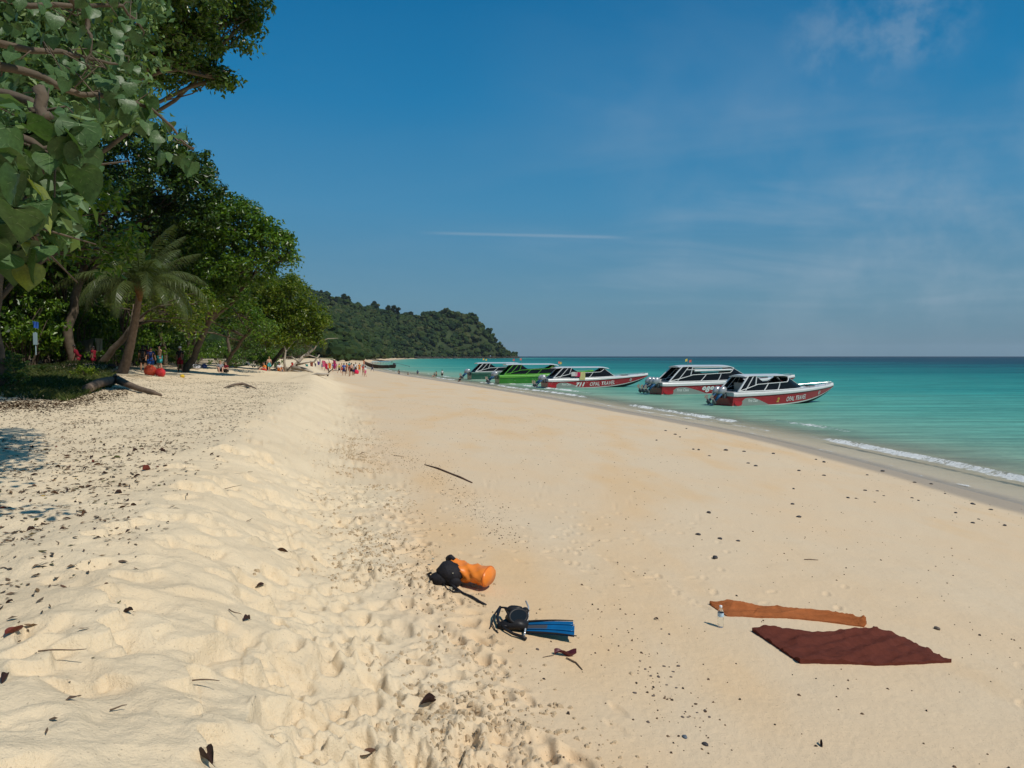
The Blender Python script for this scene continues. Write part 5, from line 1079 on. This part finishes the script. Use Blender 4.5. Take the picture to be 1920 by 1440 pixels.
# ------------------------------------------------------------------ things under and beside the trees
M_BUOY = mat('buoy_orange_red', (.72, .10, .04), .4, .5, .12, 6); M_ROPE = mat('rope', (.45, .38, .27), .9, .1)
for (px, py, r, m_, lb) in [(279, 706, .36, M_BUOY, 'larger orange round buoy on the sand below the palm'), (298, 704, .30, mat('buoy_red', (.55, .03, .03), .4, .5, .15, 6), 'smaller red round buoy right of the orange one')]:
    d = 43; p = on((px - 960) / F * d, d); root = empty('buoy', p, 0, lb, 'buoy'); mb = MB(); mb.lathe([(.001, -.02)] + [(r * math.sin(a) * (1 if a < 2.2 else .9), r - r * math.cos(a)) for a in [.3 * k for k in range(1, 10)]] + [(.05, 2 * r), (.05, 2 * r + .1), (.001, 2 * r + .1)], 18); o = mb.build('float_ball', m_, root, True); o.rotation_euler = (.5, .6, 0)
    mb = MB(); mb.tube([(r * .5 * math.cos(a), -r + r * .5 * math.sin(a), .03) for a in [k * .5 for k in range(13)]], .02, 5); mb.build('eye_rope', M_ROPE, root)
for k in range(2):
    p = at(232 + k * 22, 704 + k * 3); mb = MB(); mb.tube([(.35 * math.cos(q * .55) * (1 + q * .06), .5 * math.sin(q * .55) * (1 - q * .02), .03 + .02 * (q % 3)) for q in range(26)], .022, 5); tag(mb.build('rope', M_ROPE, None, True, p), ['pale coil of rope beside the sand mound', 'loose rope coil left of the orange buoy'][k], 'rope')
# the log
mb = MB(); P = [at(163, 738, .16), at(185, 731, .26), at(205, 728, .30), at(220, 726, .32), at(240, 731, .22), at(262, 736, .14), at(285, 740, .10), at(303, 744, .05)]; o0 = P[0].copy(); mb.tube([p - o0 for p in P], [.17, .18, .17, .18, .13, .11, .09, .04], 10); root = empty('driftwood_log', o0, 0, 'bent weathered log lying at the edge of the grass', 'log'); M_LOG = mat('log_wood', (.15, .11, .08), .85, .2, .35, 4, .8, 18); mb.build('trunk', M_LOG, root, True)
mb = MB(); mb.tube([P[3] - o0, P[3] - o0 + Vector((-.05, -.1, .22))], [.12, .07], 8); mb.build('stub', M_LOG, root, True); mb = MB(); mb.tube([P[0] - o0 + Vector((0, 0, .1)), P[1] - o0 + Vector((0, 0, .12)), P[2] - o0 + Vector((-.2, 0, .1))], [.06, .05, .03], 6); mb.build('bleached_sliver', M_BLEACH, root, True)
mb = MB(); P = [at(420, 728, .03), at(438, 725, .10), at(455, 724.5, .14), at(466, 727, .10), at(480, 729, .03)]; o0 = P[0].copy(); mb.tube([p - o0 for p in P], [.03, .10, .12, .09, .03], 8, flat=.6); tag(mb.build('driftwood', M_LOG, None, True, o0), 'short dark piece of driftwood alone on the upper sand', 'driftwood')
# dead bleached tree
def px_tube(mb, o0, path, d, radii, side=7): mb.tube([at_d(a, b_, d + dd) - o0 for a, b_, dd in path], radii, side)
D = 74; o0 = on((536 - 960) / F * D, D); root = empty('dead_tree', o0, 0, 'fallen bleached dead tree with bare branches on the sand', 'dead tree'); mb = MB()
px_tube(mb, o0, [(536, 705, 0), (551, 688, 0), (568, 669, .5), (589, 654, 1), (599, 639, 1)], D, [.28, .22, .16, .11, .06]); mb.build('trunk', M_BLEACH, root, True)
for pth, rd in [([(536, 704, 0), (533, 677, 0), (536, 658, 0), (529, 634, 0)], [.17, .12, .09, .04]), ([(599, 640, 1), (615, 635, 1), (634, 634, 1.5)], [.06, .04, .015]), ([(549, 690, 0), (570, 692, -.5), (587, 698, -1)], [.26, .2, .07]), ([(568, 669, .5), (580, 666, 0), (598, 672, 0)], [.1, .07, .03]),
                ([(560, 678, 0), (545, 668, 1), (520, 672, 1)], [.1, .07, .03]), ([(536, 660, 0), (545, 648, .5), (552, 640, .5)], [.06, .04, .015]), ([(576, 662, .5), (586, 645, 1.5), (583, 634, 2)], [.07, .04, .015]), ([(588, 680, 1), (599, 665, 1)], [.09, .06]), ([(556, 684, 0), (575, 680, -1), (596, 676, -1)], [.12, .08, .03]),
                ([(589, 654, 1), (575, 648, 1), (560, 652, 1)], [.05, .03, .012]), ([(540, 690, 0), (525, 690, 1), (508, 694, 1.5)], [.14, .1, .05]), ([(529, 634, 0), (524, 628, 0)], [.04, .01]), ([(545, 694, 0), (560, 697, -1), (572, 700, -1)], [.12, .1, .05])]:
    mb = MB(); px_tube(mb, o0, pth, D, rd); mb.build('branch', M_BLEACH, root, True)
for k, (px, py, w) in enumerate([(440, 688, 46), (600, 706, 34), (630, 696, 14)]):
    p = at(px, py, .08); mb = MB(); L = w / F * p.y; mb.tube([(-L / 2, 0, 0), (-L * .2, .1, .08), (L * .2, -.05, .06), (L / 2, .1, .12)], [.05, .11, .10, .05], 7); tag(mb.build('driftwood', M_BLEACH, None, True, p), ['pale driftwood branch lying below the sitting people', 'pair of grey driftwood poles right of the dead tree', 'thin driftwood pole at the feet of the crowd'][k], 'driftwood')
# forked dead bush hung with clothes
D = 80; o0 = on((616 - 960) / F * D, D); root = empty('dead_bush', o0, 0, 'small forked dead bush carrying pink and orange cloths', 'dead tree'); M_DK = mat('dark_wood', (.07, .05, .04), .9, .2)
for pth, rd in [([(614, 705, 0), (617, 697, 0), (613, 688, 0), (606, 676, 0)], [.10, .08, .05, .03]), ([(617, 697, 0), (624, 692, 0), (627, 680, 0), (630, 672, 0)], [.07, .05, .03, .02]), ([(616, 693, 0), (618, 682, .3), (616, 673, .3)], [.05, .04, .02])]:
    mb = MB(); px_tube(mb, o0, pth, D, rd, 6); mb.build('branch', M_DK, root, True)
for k, (px, py, w, h, col, lb) in enumerate([(607, 682, 9, 15, PINK, 'bright pink cloth hung on the forked bush'), (612, 687, 7, 14, (.5, .02, .08), 'crimson cloth hung under the pink one'), (618, 686, 8, 13, ORG, 'orange cloth in the middle of the forked bush'), (627, 684, 7, 20, (.35, .03, .12), 'dark pink cloth hung right on the forked bush'), (584, 682, 9, 13, (.25, .08, .05), 'red brown towel hung on the dead tree'),
        (597, 681, 7, 9, (.12, .06, .25), 'violet towel hung on the dead tree'), (575, 685, 8, 6, (.05, .25, .22), 'teal cloth over a dead branch'), (591, 684, 5, 8, (.04, .04, .06), 'black bag hung on the dead tree'), (548, 684, 6, 10, (.5, .03, .03), 'red towel hung low on the dead tree'), (531, 693, 8, 12, (.12, .16, .22), 'blue grey backpack hung at the dead tree stem'), (600, 678, 5, 12, (.45, .40, .40), 'pale cloth hung on a branch tip')]):
    d = 79.6 if px > 602 else 74; w *= .72; h *= .85; a = at_d(px - w / 2, py - h / 2, d); b_ = at_d(px + w / 2, py - h / 2 + 1, d); c = at_d(px + w / 2 - 1, py + h / 2, d); e = at_d(px - w / 2 + 1, py + h / 2 - 1, d); cloth('hung_cloth', [a, b_, c, e], mat('hung_%d' % k, col, .85, .15, .2, 6), lb, 'cloth', .06, 2)
# belongings on the sand
M_TARP = mat('tarp_beige', (.22, .20, .15), .8, .2, .15, 3); tp_ = 52
cloth('tarp', [at_d(150, 640, tp_ + 1), at_d(176, 634, tp_), at_d(170, 664, tp_ - 1), at_d(160, 668, tp_)], M_TARP, 'sagging beige tarp strung between the dark trunks', 'tarp', .08, 2)
cloth('tarp', [at_d(178, 634, tp_), at_d(192, 635, tp_), at_d(191, 661, tp_), at_d(180, 660, tp_)], mat('tarp_cream', (.42, .38, .26), .8, .2, .15, 3), 'upright cream sheet hanging right of the beige tarp', 'tarp', .05, 2)
cloth('hung_cloth', [at_d(61, 602, 44), at_d(72, 604, 44), at_d(71, 616, 44), at_d(62, 614, 44)], mat('blue_cloth', (.03, .10, .40), .8, .2, .2, 4), 'blue and white cloth hung high between trunks at the left', 'cloth', .05, 2)
mb = MB(); mb.box((0, 0, 0), (.24, .04, .75)); mb.tube([(0, .03, -1.0), (0, .03, .4)], .03, 6); tag(mb.build('notice_board', mat('pale_blue_board', (.30, .42, .45), .6, .3), None, False, at_d(66, 635, 44)), 'narrow pale blue board on a post at the left edge of the wood', 'sign')
def bundle(px, py, w, h, col, lb, cat, seed, d=None):
    p = at(px, py); k = p.y / F; mb = MB(); mb.ball((0, 0, h * k * .38), (w * k / 2, w * k * .35, h * k * .6), 14, 9, .14, seed); mb.ball((w * k * .25, -.05, h * k * .5), (w * k * .2, w * k * .16, h * k * .3), 9, 7, .15, seed + 1); return tag(mb.build('bundle', mat('bundle_%d' % seed, col, .85, .15, .2, 5), None, True, p), lb, cat)
bundle(365, 692, 20, 9, (.5, .49, .52), 'large pale bag lying on the sand right of the shrubs', 'bag', 301); bundle(383, 690, 10, 8, (.06, .10, .30), 'blue bag beside the large pale one', 'bag', 302); bundle(342, 708, 8, 6, (.65, .45, .05), 'small yellow bag alone on the sand', 'bag', 303); bundle(340, 692, 16, 3, (.35, .05, .25), 'purple mat on the sand at the capped person', 'mat', 304)
bundle(668, 701, 9, 8, (.60, .02, .07), 'red bag on the sand among the crowd', 'bag', 305); bundle(520, 690, 12, 12, (.16, .16, .19), 'grey rucksack behind the dead tree stem', 'bag', 306); bundle(541, 696, 14, 8, (.42, .43, .42), 'whitish bundle at the dead tree', 'bag', 307); bundle(556, 692, 12, 5, (.5, .49, .47), 'white cloth bundle under the dead branches', 'bag', 308)
bundle(464, 684, 10, 4, (.5, .5, .5), 'white towel heap in the shade of the last trees', 'towel', 309); bundle(210, 690, 16, 8, (.05, .04, .04), 'dark pile of bags at the foot of the palm', 'bag', 310); bundle(17, 722, 10, 6, (.45, .45, .46), 'white litter bag in the dark undergrowth', 'bag', 311)
# large fern-like plant in the undergrowth
root = empty('bird_nest_fern', at(80, 700), 0, 'dark plant with long arching strap leaves in the grass', 'plant')
M_STRAP = mat('strap_leaf', (.035, .07, .02), .4, .5, .2, 4, translucent=.15)
for k in range(13):
    a = k * 2.4; L = rng.uniform(.8, 1.5); mb = MB(); mb.grid([[Vector((math.cos(a) * L * t + s * .09 * math.sin(a) * math.sin(math.pi * min(1, t + .1)), math.sin(a) * L * t - s * .09 * math.cos(a) * math.sin(math.pi * min(1, t + .1)), .15 + .9 * t - .85 * t * t + abs(s) * .02)) for s in (-1, 0, 1)] for t in [q / 8 for q in range(9)]]); mb.build('leaf', M_STRAP, root, True)

# ------------------------------------------------------------------ foreground: stick, dry bag, snorkel gear, towels, bottle
P = [at(796, 872, .012), at(822, 880, .02), at(845, 889, .012), at(862, 896, .02), at(885, 906, .01)]; o0 = P[0].copy(); mb = MB(); mb.tube([p - o0 for p in P], [.010, .022, .024, .022, .016], 8); tag(mb.build('stick', mat('stick_wood', (.12, .075, .055), .8, .2, .3, 12, .5, 40), None, True, o0), 'long dark brown stick lying on the firm sand above the dry bag', 'stick')
for (a, b_, lb) in [((738, 855), (758, 857), 'short pale twig left of the long stick'), ((1508, 1050), (1534, 1051), 'thin straight twig on the open sand at the right'), ((672, 853), (684, 848), 'tiny forked twig beside the trampled slope'), ((1060, 1185), (1078, 1206), None)]:
    if not lb: continue
    p, q = at(*a, .008), at(*b_, .008); mb = MB(); mb.tube([(0, 0, 0), (q - p) * .5 + Vector((0, .01, .004)), q - p], [.006, .007, .004], 6); tag(mb.build('twig', M_TWIG, None, True, p), lb, 'twig')
# orange dry bag
M_DRY = mat('dry_bag_orange', (.78, .22, .025), .38, .5, .06, 8); M_BLKF = mat('black_fabric', (.014, .013, .016), .75, .3, .4, 20, .4, 60); M_BUCK = mat('buckle_pale', (.45, .42, .32), .4, .4)
pa, pb_ = at(842, 1088), at(902, 1098); ax = (pb_ - pa); L = .56; ax.z = 0; ax.normalize(); ax = (ax + Vector((.0, -.26, 0))).normalized(); sd = Vector((0, 0, 1)).cross(ax)
root = empty('dry_bag', pa, 0, 'orange roll top dry bag with black harness lying on the sand', 'bag'); g = random.Random(5); mb = MB(); G = []
for i in range(23):
    t = i / 22; rad_ = .155 * (1 - .10 * max(0, (t - .93) / .07) ** 2) * (1 - .55 * max(0, (.12 - t) / .12) ** 2); row = []
    for k in range(29):
        a = k / 28 * 6.2832; fold = (.030 * abs(math.sin(a * 1.5 + t * 7)) + .026 * abs(math.sin(a * 2.5 - t * 11 + 1)) + .014 * abs(math.sin(a * 5 + 13 * t))) * (.25 + .75 * math.sin(math.pi * min(1, t * 1.05)))
        rr = rad_ * 1.05 - fold * min(1, rad_ / .1); row.append(ax * (L * t * .93) + sd * rr * 1.18 * math.cos(a) + Vector((0, 0, max(.005, (.135 + rr * .92 * math.sin(a)) * (1 - .25 * t)))))
    G.append(row)
G += [[sum(G[-1], Vector()) / 29 + (p - sum(G[-1], Vector()) / 29) * .02 + ax * .012 for p in G[-1]]]; mb.grid(G); mb.build('bag_body', M_DRY, root, True)
mb = MB(); mb.tube([p for p in G[21]], .007, 6); mb.build('end_seam', mat('dry_bag_seam', (.60, .14, .015), .5, .4), root, True)
mb = MB(); mb.tube([ax * .0 + sd * .18 + Vector((0, 0, .04)), ax * -.06 + sd * .12 + Vector((0, 0, .22)), ax * .02 + Vector((0, 0, .27)), ax * .08 + sd * -.02 + Vector((0, 0, .26))], [.04, .045, .035, .02], 8); mb.build('roll_top', M_BLKF, root, True)
cp = ax * .02 - sd * -.0 + Vector((0, -.16, .13)); mb = MB(); mb.ball(cp + Vector((-.0, 0, 0)), (.155, .12, .135), 16, 11, .09, 4, (0, .4, .2)); mb.ball(cp + Vector((-.10, -.03, -.05)), (.12, .09, .08), 12, 8, .12, 6); mb.ball(cp + Vector((.07, -.09, -.07)), (.07, .05, .06), 9, 7, .12, 7); mb.build('harness_pad', M_BLKF, root, True)
mb = MB(); q0 = at(853, 1106, .02) - pa; mb.tube([cp + Vector((.02, -.08, -.06)), q0, at(868, 1114, .012) - pa, at(885, 1122, .02) - pa, at(898, 1130, .014) - pa, at(911, 1136, .012) - pa], [.03, .022, .014, .016, .018, .014], 8, flat=.6); mb.build('strap', M_BLKF, root, True)
mb = MB(); mb.tube([at(828, 1095, .03) - pa, at(838, 1106, .01) - pa, at(850, 1112, .012) - pa, at(864, 1113, .02) - pa], [.012, .009, .009, .012], 6); mb.tube([at(808, 1082, .05) - pa, at(802, 1080, .02) - pa, at(812, 1088, .02) - pa], .014, 6); mb.build('strap', M_BLKF, root, True)
mb = MB(); mb.box(at(845, 1108, .03) - pa, (.035, .012, .02)); mb.box(at(812, 1064, .1) - pa, (.03, .02, .012)); mb.box(cp + Vector((.05, -.115, .04)), (.012, .006, .012)); mb.build('buckle', M_BUCK, root)
# fin
M_FIN = mat('fin_blue', (.006, .095, .24), .22, .5, .15, 6, coat=.4); M_RUB = mat('fin_rubber', (.016, .015, .016), .45, .25, .2, 10); M_FGREY = mat('fin_grey', (.06, .062, .07), .4, .4)
f0, f1 = at(985, 1184), at(1077, 1200); fx = f1 - f0; fx.z = 0; FL = fx.length; fx.normalize(); fy = Vector((0, 0, 1)).cross(fx); root = empty('swim_fin', f0, 0, 'blue diving fin with a black foot pocket lying on the sand', 'swim fin')
def fp(t, w, z=0): hw = .070 + .055 * t; return fx * (FL * t) + fy * hw * w + Vector((0, 0, .014 + (w + 1) * .024 + .012 * math.sin(t * 2.6) + z))
for (wa, wb, m_, nm, t0, t1) in [(-.98, -.40, M_FIN, 'blade_panel', .02, 1.0), (-.42, .42, M_FGREY, 'blade_centre', .0, .45), (-.42, .42, M_FIN, 'blade_panel', .44, 1.0), (.40, .98, M_FIN, 'blade_panel', .02, .97)]:
    mb = MB(); f = lambda i, j, z: fp(t0 + (t1 - t0) * i / 12, wa + (wb - wa) * j / 4, z + .006 * math.sin(j * 1.57))
    mb.grid([[f(i, j, 0) for j in range(5)] for i in range(13)]); mb.grid([[f(i, 4 - j, -.008) for j in range(5)] for i in range(13)]); mb.grid([[f(12, j, 0) for j in range(5)], [f(12, j, -.008) for j in range(5)]]); mb.build(nm, m_, root, True)
for w, te in ((-1, 1.05), (1, .97), (-.42, 1.0), (.42, 1.0)):
    mb = MB(); mb.tube([fp(te * t, w, .008) for t in [q / 10 for q in range(11)]], [.011 - .006 * q / 10 if abs(w) == 1 else .004 for q in range(11)], 7); mb.build('rail', M_RUB if abs(w) == 1 else M_FIN, root, True)
mb = MB(); mb.tube([fp(-.55, 0, -.0), fp(-.4, 0, .03), fp(-.15, 0, .04), fp(.05, 0, .01)], [.055, .07, .075, .06], 12, flat=.75); mb.build('foot_pocket', M_RUB, root, True)
# mask and snorkel
m0 = at(966, 1178); root = empty('diving_mask', m0, 0, 'black diving mask with strap heaped beside the fin', 'diving mask'); mb = MB()
mc = Vector((.02, -.02, .12)); nn = Vector((.35, -.75, .45)).normalized(); u = nn.cross(Vector((0, 0, 1))).normalized(); v = u.cross(nn)
ring = lambda a, s, o_: mc + u * math.cos(a) * .105 * s + v * math.sin(a) * .072 * s + nn * o_
A = [q * .2618 for q in range(25)]
mb.grid([[ring(a, s, o_) for s, o_ in ((.80, .035), (.98, .04), (1.08, .02), (1.0, -.03), (.95, -.075), (.70, -.09))] for a in A]); mb.build('mask_skirt', M_RUB, root, True)
mb = MB(); mb.add([ring(a, .82, .036) for a in A[:-1]], [tuple(range(24))]); mb.build('lens', mat('mask_lens', (.01, .013, .016), .12, .4), root)
mb = MB(); mb.ball(mc + u * -.12 + v * .05 + nn * -.05, (.04, .05, .03), 8, 6, .15, 3); mb.ball(mc + v * .08 - nn * .04, (.09, .04, .03), 9, 6, .2, 5); mb.ball(mc - v * .06 - nn * .06, (.10, .06, .05), 10, 7, .2, 9); mb.build('nose_pocket', M_RUB, root, True)
mb = MB(); q = [at(955, 1172, .09), at(948, 1160, .11), at(938, 1157, .10), at(932, 1166, .05), at(936, 1178, .04), at(950, 1184, .05)]; mb.tube([p - m0 for p in q], [.015, .018, .018, .016, .016, .012], 8, flat=.6); mb.build('strap', M_RUB, root, True)
mb = MB(); q = [at(938, 1156, .10), at(928, 1162, .06), at(921, 1176, .015), at(918, 1180, .008)]; mb.tube([p - m0 for p in q], [.012, .009, .007, .006], 6); mb.tube([p - m0 for p in [at(922, 1172, .02), at(928, 1183, .01), at(934, 1188, .008)]], .006, 6); mb.build('strap', M_RUB, root, True)
sn = at(945, 1186, .03); mb = MB(); q = [at(938, 1178, .04), at(948, 1186, .03), at(962, 1194, .03), at(978, 1199, .025), at(986, 1202, .02)]; root = empty('snorkel', sn, 0, 'black snorkel tube lying in front of the diving mask', 'snorkel'); mb.tube([p - sn for p in q], [.012, .014, .014, .016, .018], 10); mb.build('tube', M_RUB, root, True)
mb = MB(); q = [at(983, 1196, .02), at(986, 1186, .06), at(990, 1176, .10), at(991, 1166, .15), at(986, 1158, .17)]; mb.tube([p - sn for p in q], .009, 7); mb.build('clear_tube', mat('clear_plastic_grey', (.35, .37, .38), .1, .6), root, True)
# curled leaf with stalk below the fin
root = empty('dead_leaf', at(1060, 1230), 0, 'reddish purple curled leaf with two long stalks below the fin', 'leaf'); mb = MB(); mb.grid([[Vector((-.10 + .2 * t, k * .035 * math.sin(3 * min(1, t + .05)), .012 + .035 * abs(k) + .02 * math.sin(t * 7 + k))) for k in (-1, -.5, 0, .5, 1)] for t in [q / 9 for q in range(10)]]); mb.build('blade', mat('leaf_purple', (.11, .02, .03), .5, .4, .4, 15), root, True)
mb = MB(); b0 = root.location; mb.tube([at(1018, 1234, .006) - b0, at(1040, 1230, .012) - b0], .003, 5); mb.build('stalk', M_TWIG, root); mb = MB(); mb.tube([at(1062, 1236, .012) - b0, at(1080, 1244, .008) - b0, at(1092, 1257, .005) - b0], [.006, .007, .004], 6); mb.build('stalk', M_TWIG, root)
for (px, py, k, s, lb) in [(512, 1078, 1, .1, None), (1230, 1162, 0, .06, 'small dark leaf fragment above the pebbles'), (1540, 1398, 1, .08, 'brown leaf scrap in the lower right sand')]:
    if lb: o = put_dead(at(px, py), s, k, lb); del o['group']
# towels
def towel_patch(name, far, near_, m, label, hfn, n=70, k=26, th=.008):
    fa = [at(*p) for p in far]; ne = [at(*p) for p in near_]; o0 = fa[0].copy(); mb = MB()
    def pl(P, t): s = t * (len(P) - 1); i = min(int(s), len(P) - 2); return P[i].lerp(P[i + 1], s - i)
    def f(i, j, up):
        p = pl(fa, i / n).lerp(pl(ne, i / n), j / k); z = float(gz(p.x, p.y)); return Vector((p.x, p.y, z + (.004 + th + hfn(i / n, j / k) if up else .0))) - o0
    mb.grid([[f(i, k - j, 1) for j in range(k + 1)] for i in range(n + 1)])
    for j in (0, k): mb.grid([[f(i, j, 1), f(i, j, 0)] for i in range(n + 1)])
    for i in (0, n): mb.grid([[f(i, j, 1), f(i, j, 0)] for j in range(k + 1)])
    return tag(mb.build(name, m, None, True, o0), label, 'towel')
M_MAR = mat('towel_maroon', (.150, .042, .028), .95, .1, .14, 12, .8, 260); M_ORT = mat('towel_orange', (.42, .135, .045), .95, .1, .22, 6, .8, 260)
vn = lambda x, y: float(vnoise(np.array(x), np.array(y)))
def h1(u, v):
    z = .040 * max(0, math.sin((u * 3.2 + v * 3.4 + .9 * vn(u * 4, v * 3)) * 3.6)) ** 4 + .022 * max(0, math.sin((u * 6 + v * 7.4 + 1.6 * vn(u * 3, v * 4)) * 3.6)) ** 3 + .014 * abs(vn(u * 16 + v * 9, v * 5)) * 2 + .008 * vn(u * 5, v * 22)
    z *= 1.1 * max(0, math.sin(math.pi * u) * math.sin(math.pi * v)) ** .5; z += .022 * (1 - min(1, abs(2.6 * vn(u * 5 + v * 3.5, v * 4 - u)))) ** 5 + .016 * (1 - min(1, abs(3 * vn(u * 11 + v * 9, v * 7)))) ** 4; z += .012 * abs(vn(u * 9 - v * 12, v * 3 + u * 2)) * 2 + .012 * max(0, math.sin(u * 30 + v * 26 + 5 * vn(u * 3, v * 3))) ** 2; z += .075 * math.exp(-(v / .10) ** 2) * (.55 + .6 * math.sin(u * 9 + 1) * .6) * math.sin(math.pi * min(1, u + .02)) ** .4 + .03 * math.exp(-((v - .97) / .06) ** 2) * math.exp(-((u - .15) / .16) ** 2); return max(z, 0)
towel_patch('beach_towel', [(1410, 1184), (1472, 1191), (1560, 1192), (1616, 1190), (1668, 1187)], [(1500, 1245), (1580, 1246), (1640, 1249), (1720, 1246), (1784, 1243)], M_MAR, 'dark maroon towel spread flat and wrinkled on the sand', h1)
def h2(u, v):
    w = v + .10 * math.sin(u * 7) + .22 * vn(u * 6, v * 2.5); r = abs(math.sin((w * 3.1 + u * 1.6) * math.pi)); z = .030 * math.sin(math.pi * min(1, v + .12)) + .050 * (1 - r) ** 1.4 * (.5 + .9 * abs(vn(u * 7, 3.3 + v))) * (.4 + u)
    z += .018 * (1 - abs(math.sin(u * 15 + v * 7 + 3 * vn(u * 4, v * 2)))) ** 2 + .070 * math.exp(-((u - .17) / .085) ** 2) * math.exp(-((v - .15) / .3) ** 2) + .03 * math.exp(-((u - .97) / .03) ** 2)
    return max(z, 0) * min(1, .15 + 3.2 * min(v, 1 - v)) * (1.0 if u > .3 else .55 + .45 * (v < .45))
towel_patch('rolled_towel', [(1330, 1133), (1380, 1137), (1440, 1140), (1500, 1144), (1560, 1152), (1600, 1162), (1625, 1170)], [(1334, 1137), (1362, 1156), (1420, 1159), (1475, 1160), (1540, 1166), (1590, 1173), (1620, 1177)], M_ORT, 'burnt orange towel bunched into a long roll on the sand', h2, 160, 30)
# water bottle
pb2 = at(1351, 1176); root = empty('water_bottle', pb2, 0, 'clear plastic water bottle standing left of the two towels', 'bottle')
M_PET = mat('clear_pet', (.93, .96, .97), .04, .5, trans=1.0, ior=1.12, alpha=.55); mb = MB(); prof = [(.001, .004), (.026, .002), (.031, .010)]
for z in range(9): prof += [(.032, .016 + z * .0125), (.0305, .022 + z * .0125)]
prof += [(.032, .135), (.032, .165), (.028, .182), (.018, .200), (.0125, .210), (.0125, .222)]; mb.lathe(prof, 18); mb.build('bottle_body', M_PET, root, True)
mb = MB(); mb.lathe([(.0145, .214), (.0155, .216), (.0155, .232), (.0135, .235), (.001, .235)], 16); mb.build('cap', mat('cap_white_plastic', (.75, .76, .76), .4, .4), root, True)
mb = MB(); mb.lathe([(.0328, .118), (.0328, .160)], 18); mb.build('bottle_label', mat('bottle_label_blue', (.40, .55, .66), .5, .4, .3, 50), root, True)
mb = MB(); mb.lathe([(.001, .006), (.029, .006), (.0292, .13), (.001, .13)], 16); mb.build('water', mat('bottle_water', (.9, .95, .96), .02, .5, trans=1.0, ior=1.1, alpha=.4), root, True)

# haze over the bay
mb = MB(); mb.box((0, 4000, 72), (19000, 12400, 160)); hm = bpy.data.materials.new('haze'); hm.use_nodes = True; t = hm.node_tree; t.nodes.clear()
v = N(t, 'ShaderNodeVolumePrincipled', inp={'Density': 0.000045, 'Color': (0.80, 0.90, 1.0, 1), 'Anisotropy': 0.2}); o_ = N(t, 'ShaderNodeOutputMaterial'); t.links.new(v.outputs[0], o_.inputs['Volume'])
tag(mb.build('haze', hm), 'thin blue sea haze over the bay', 'haze', kind='stuff')
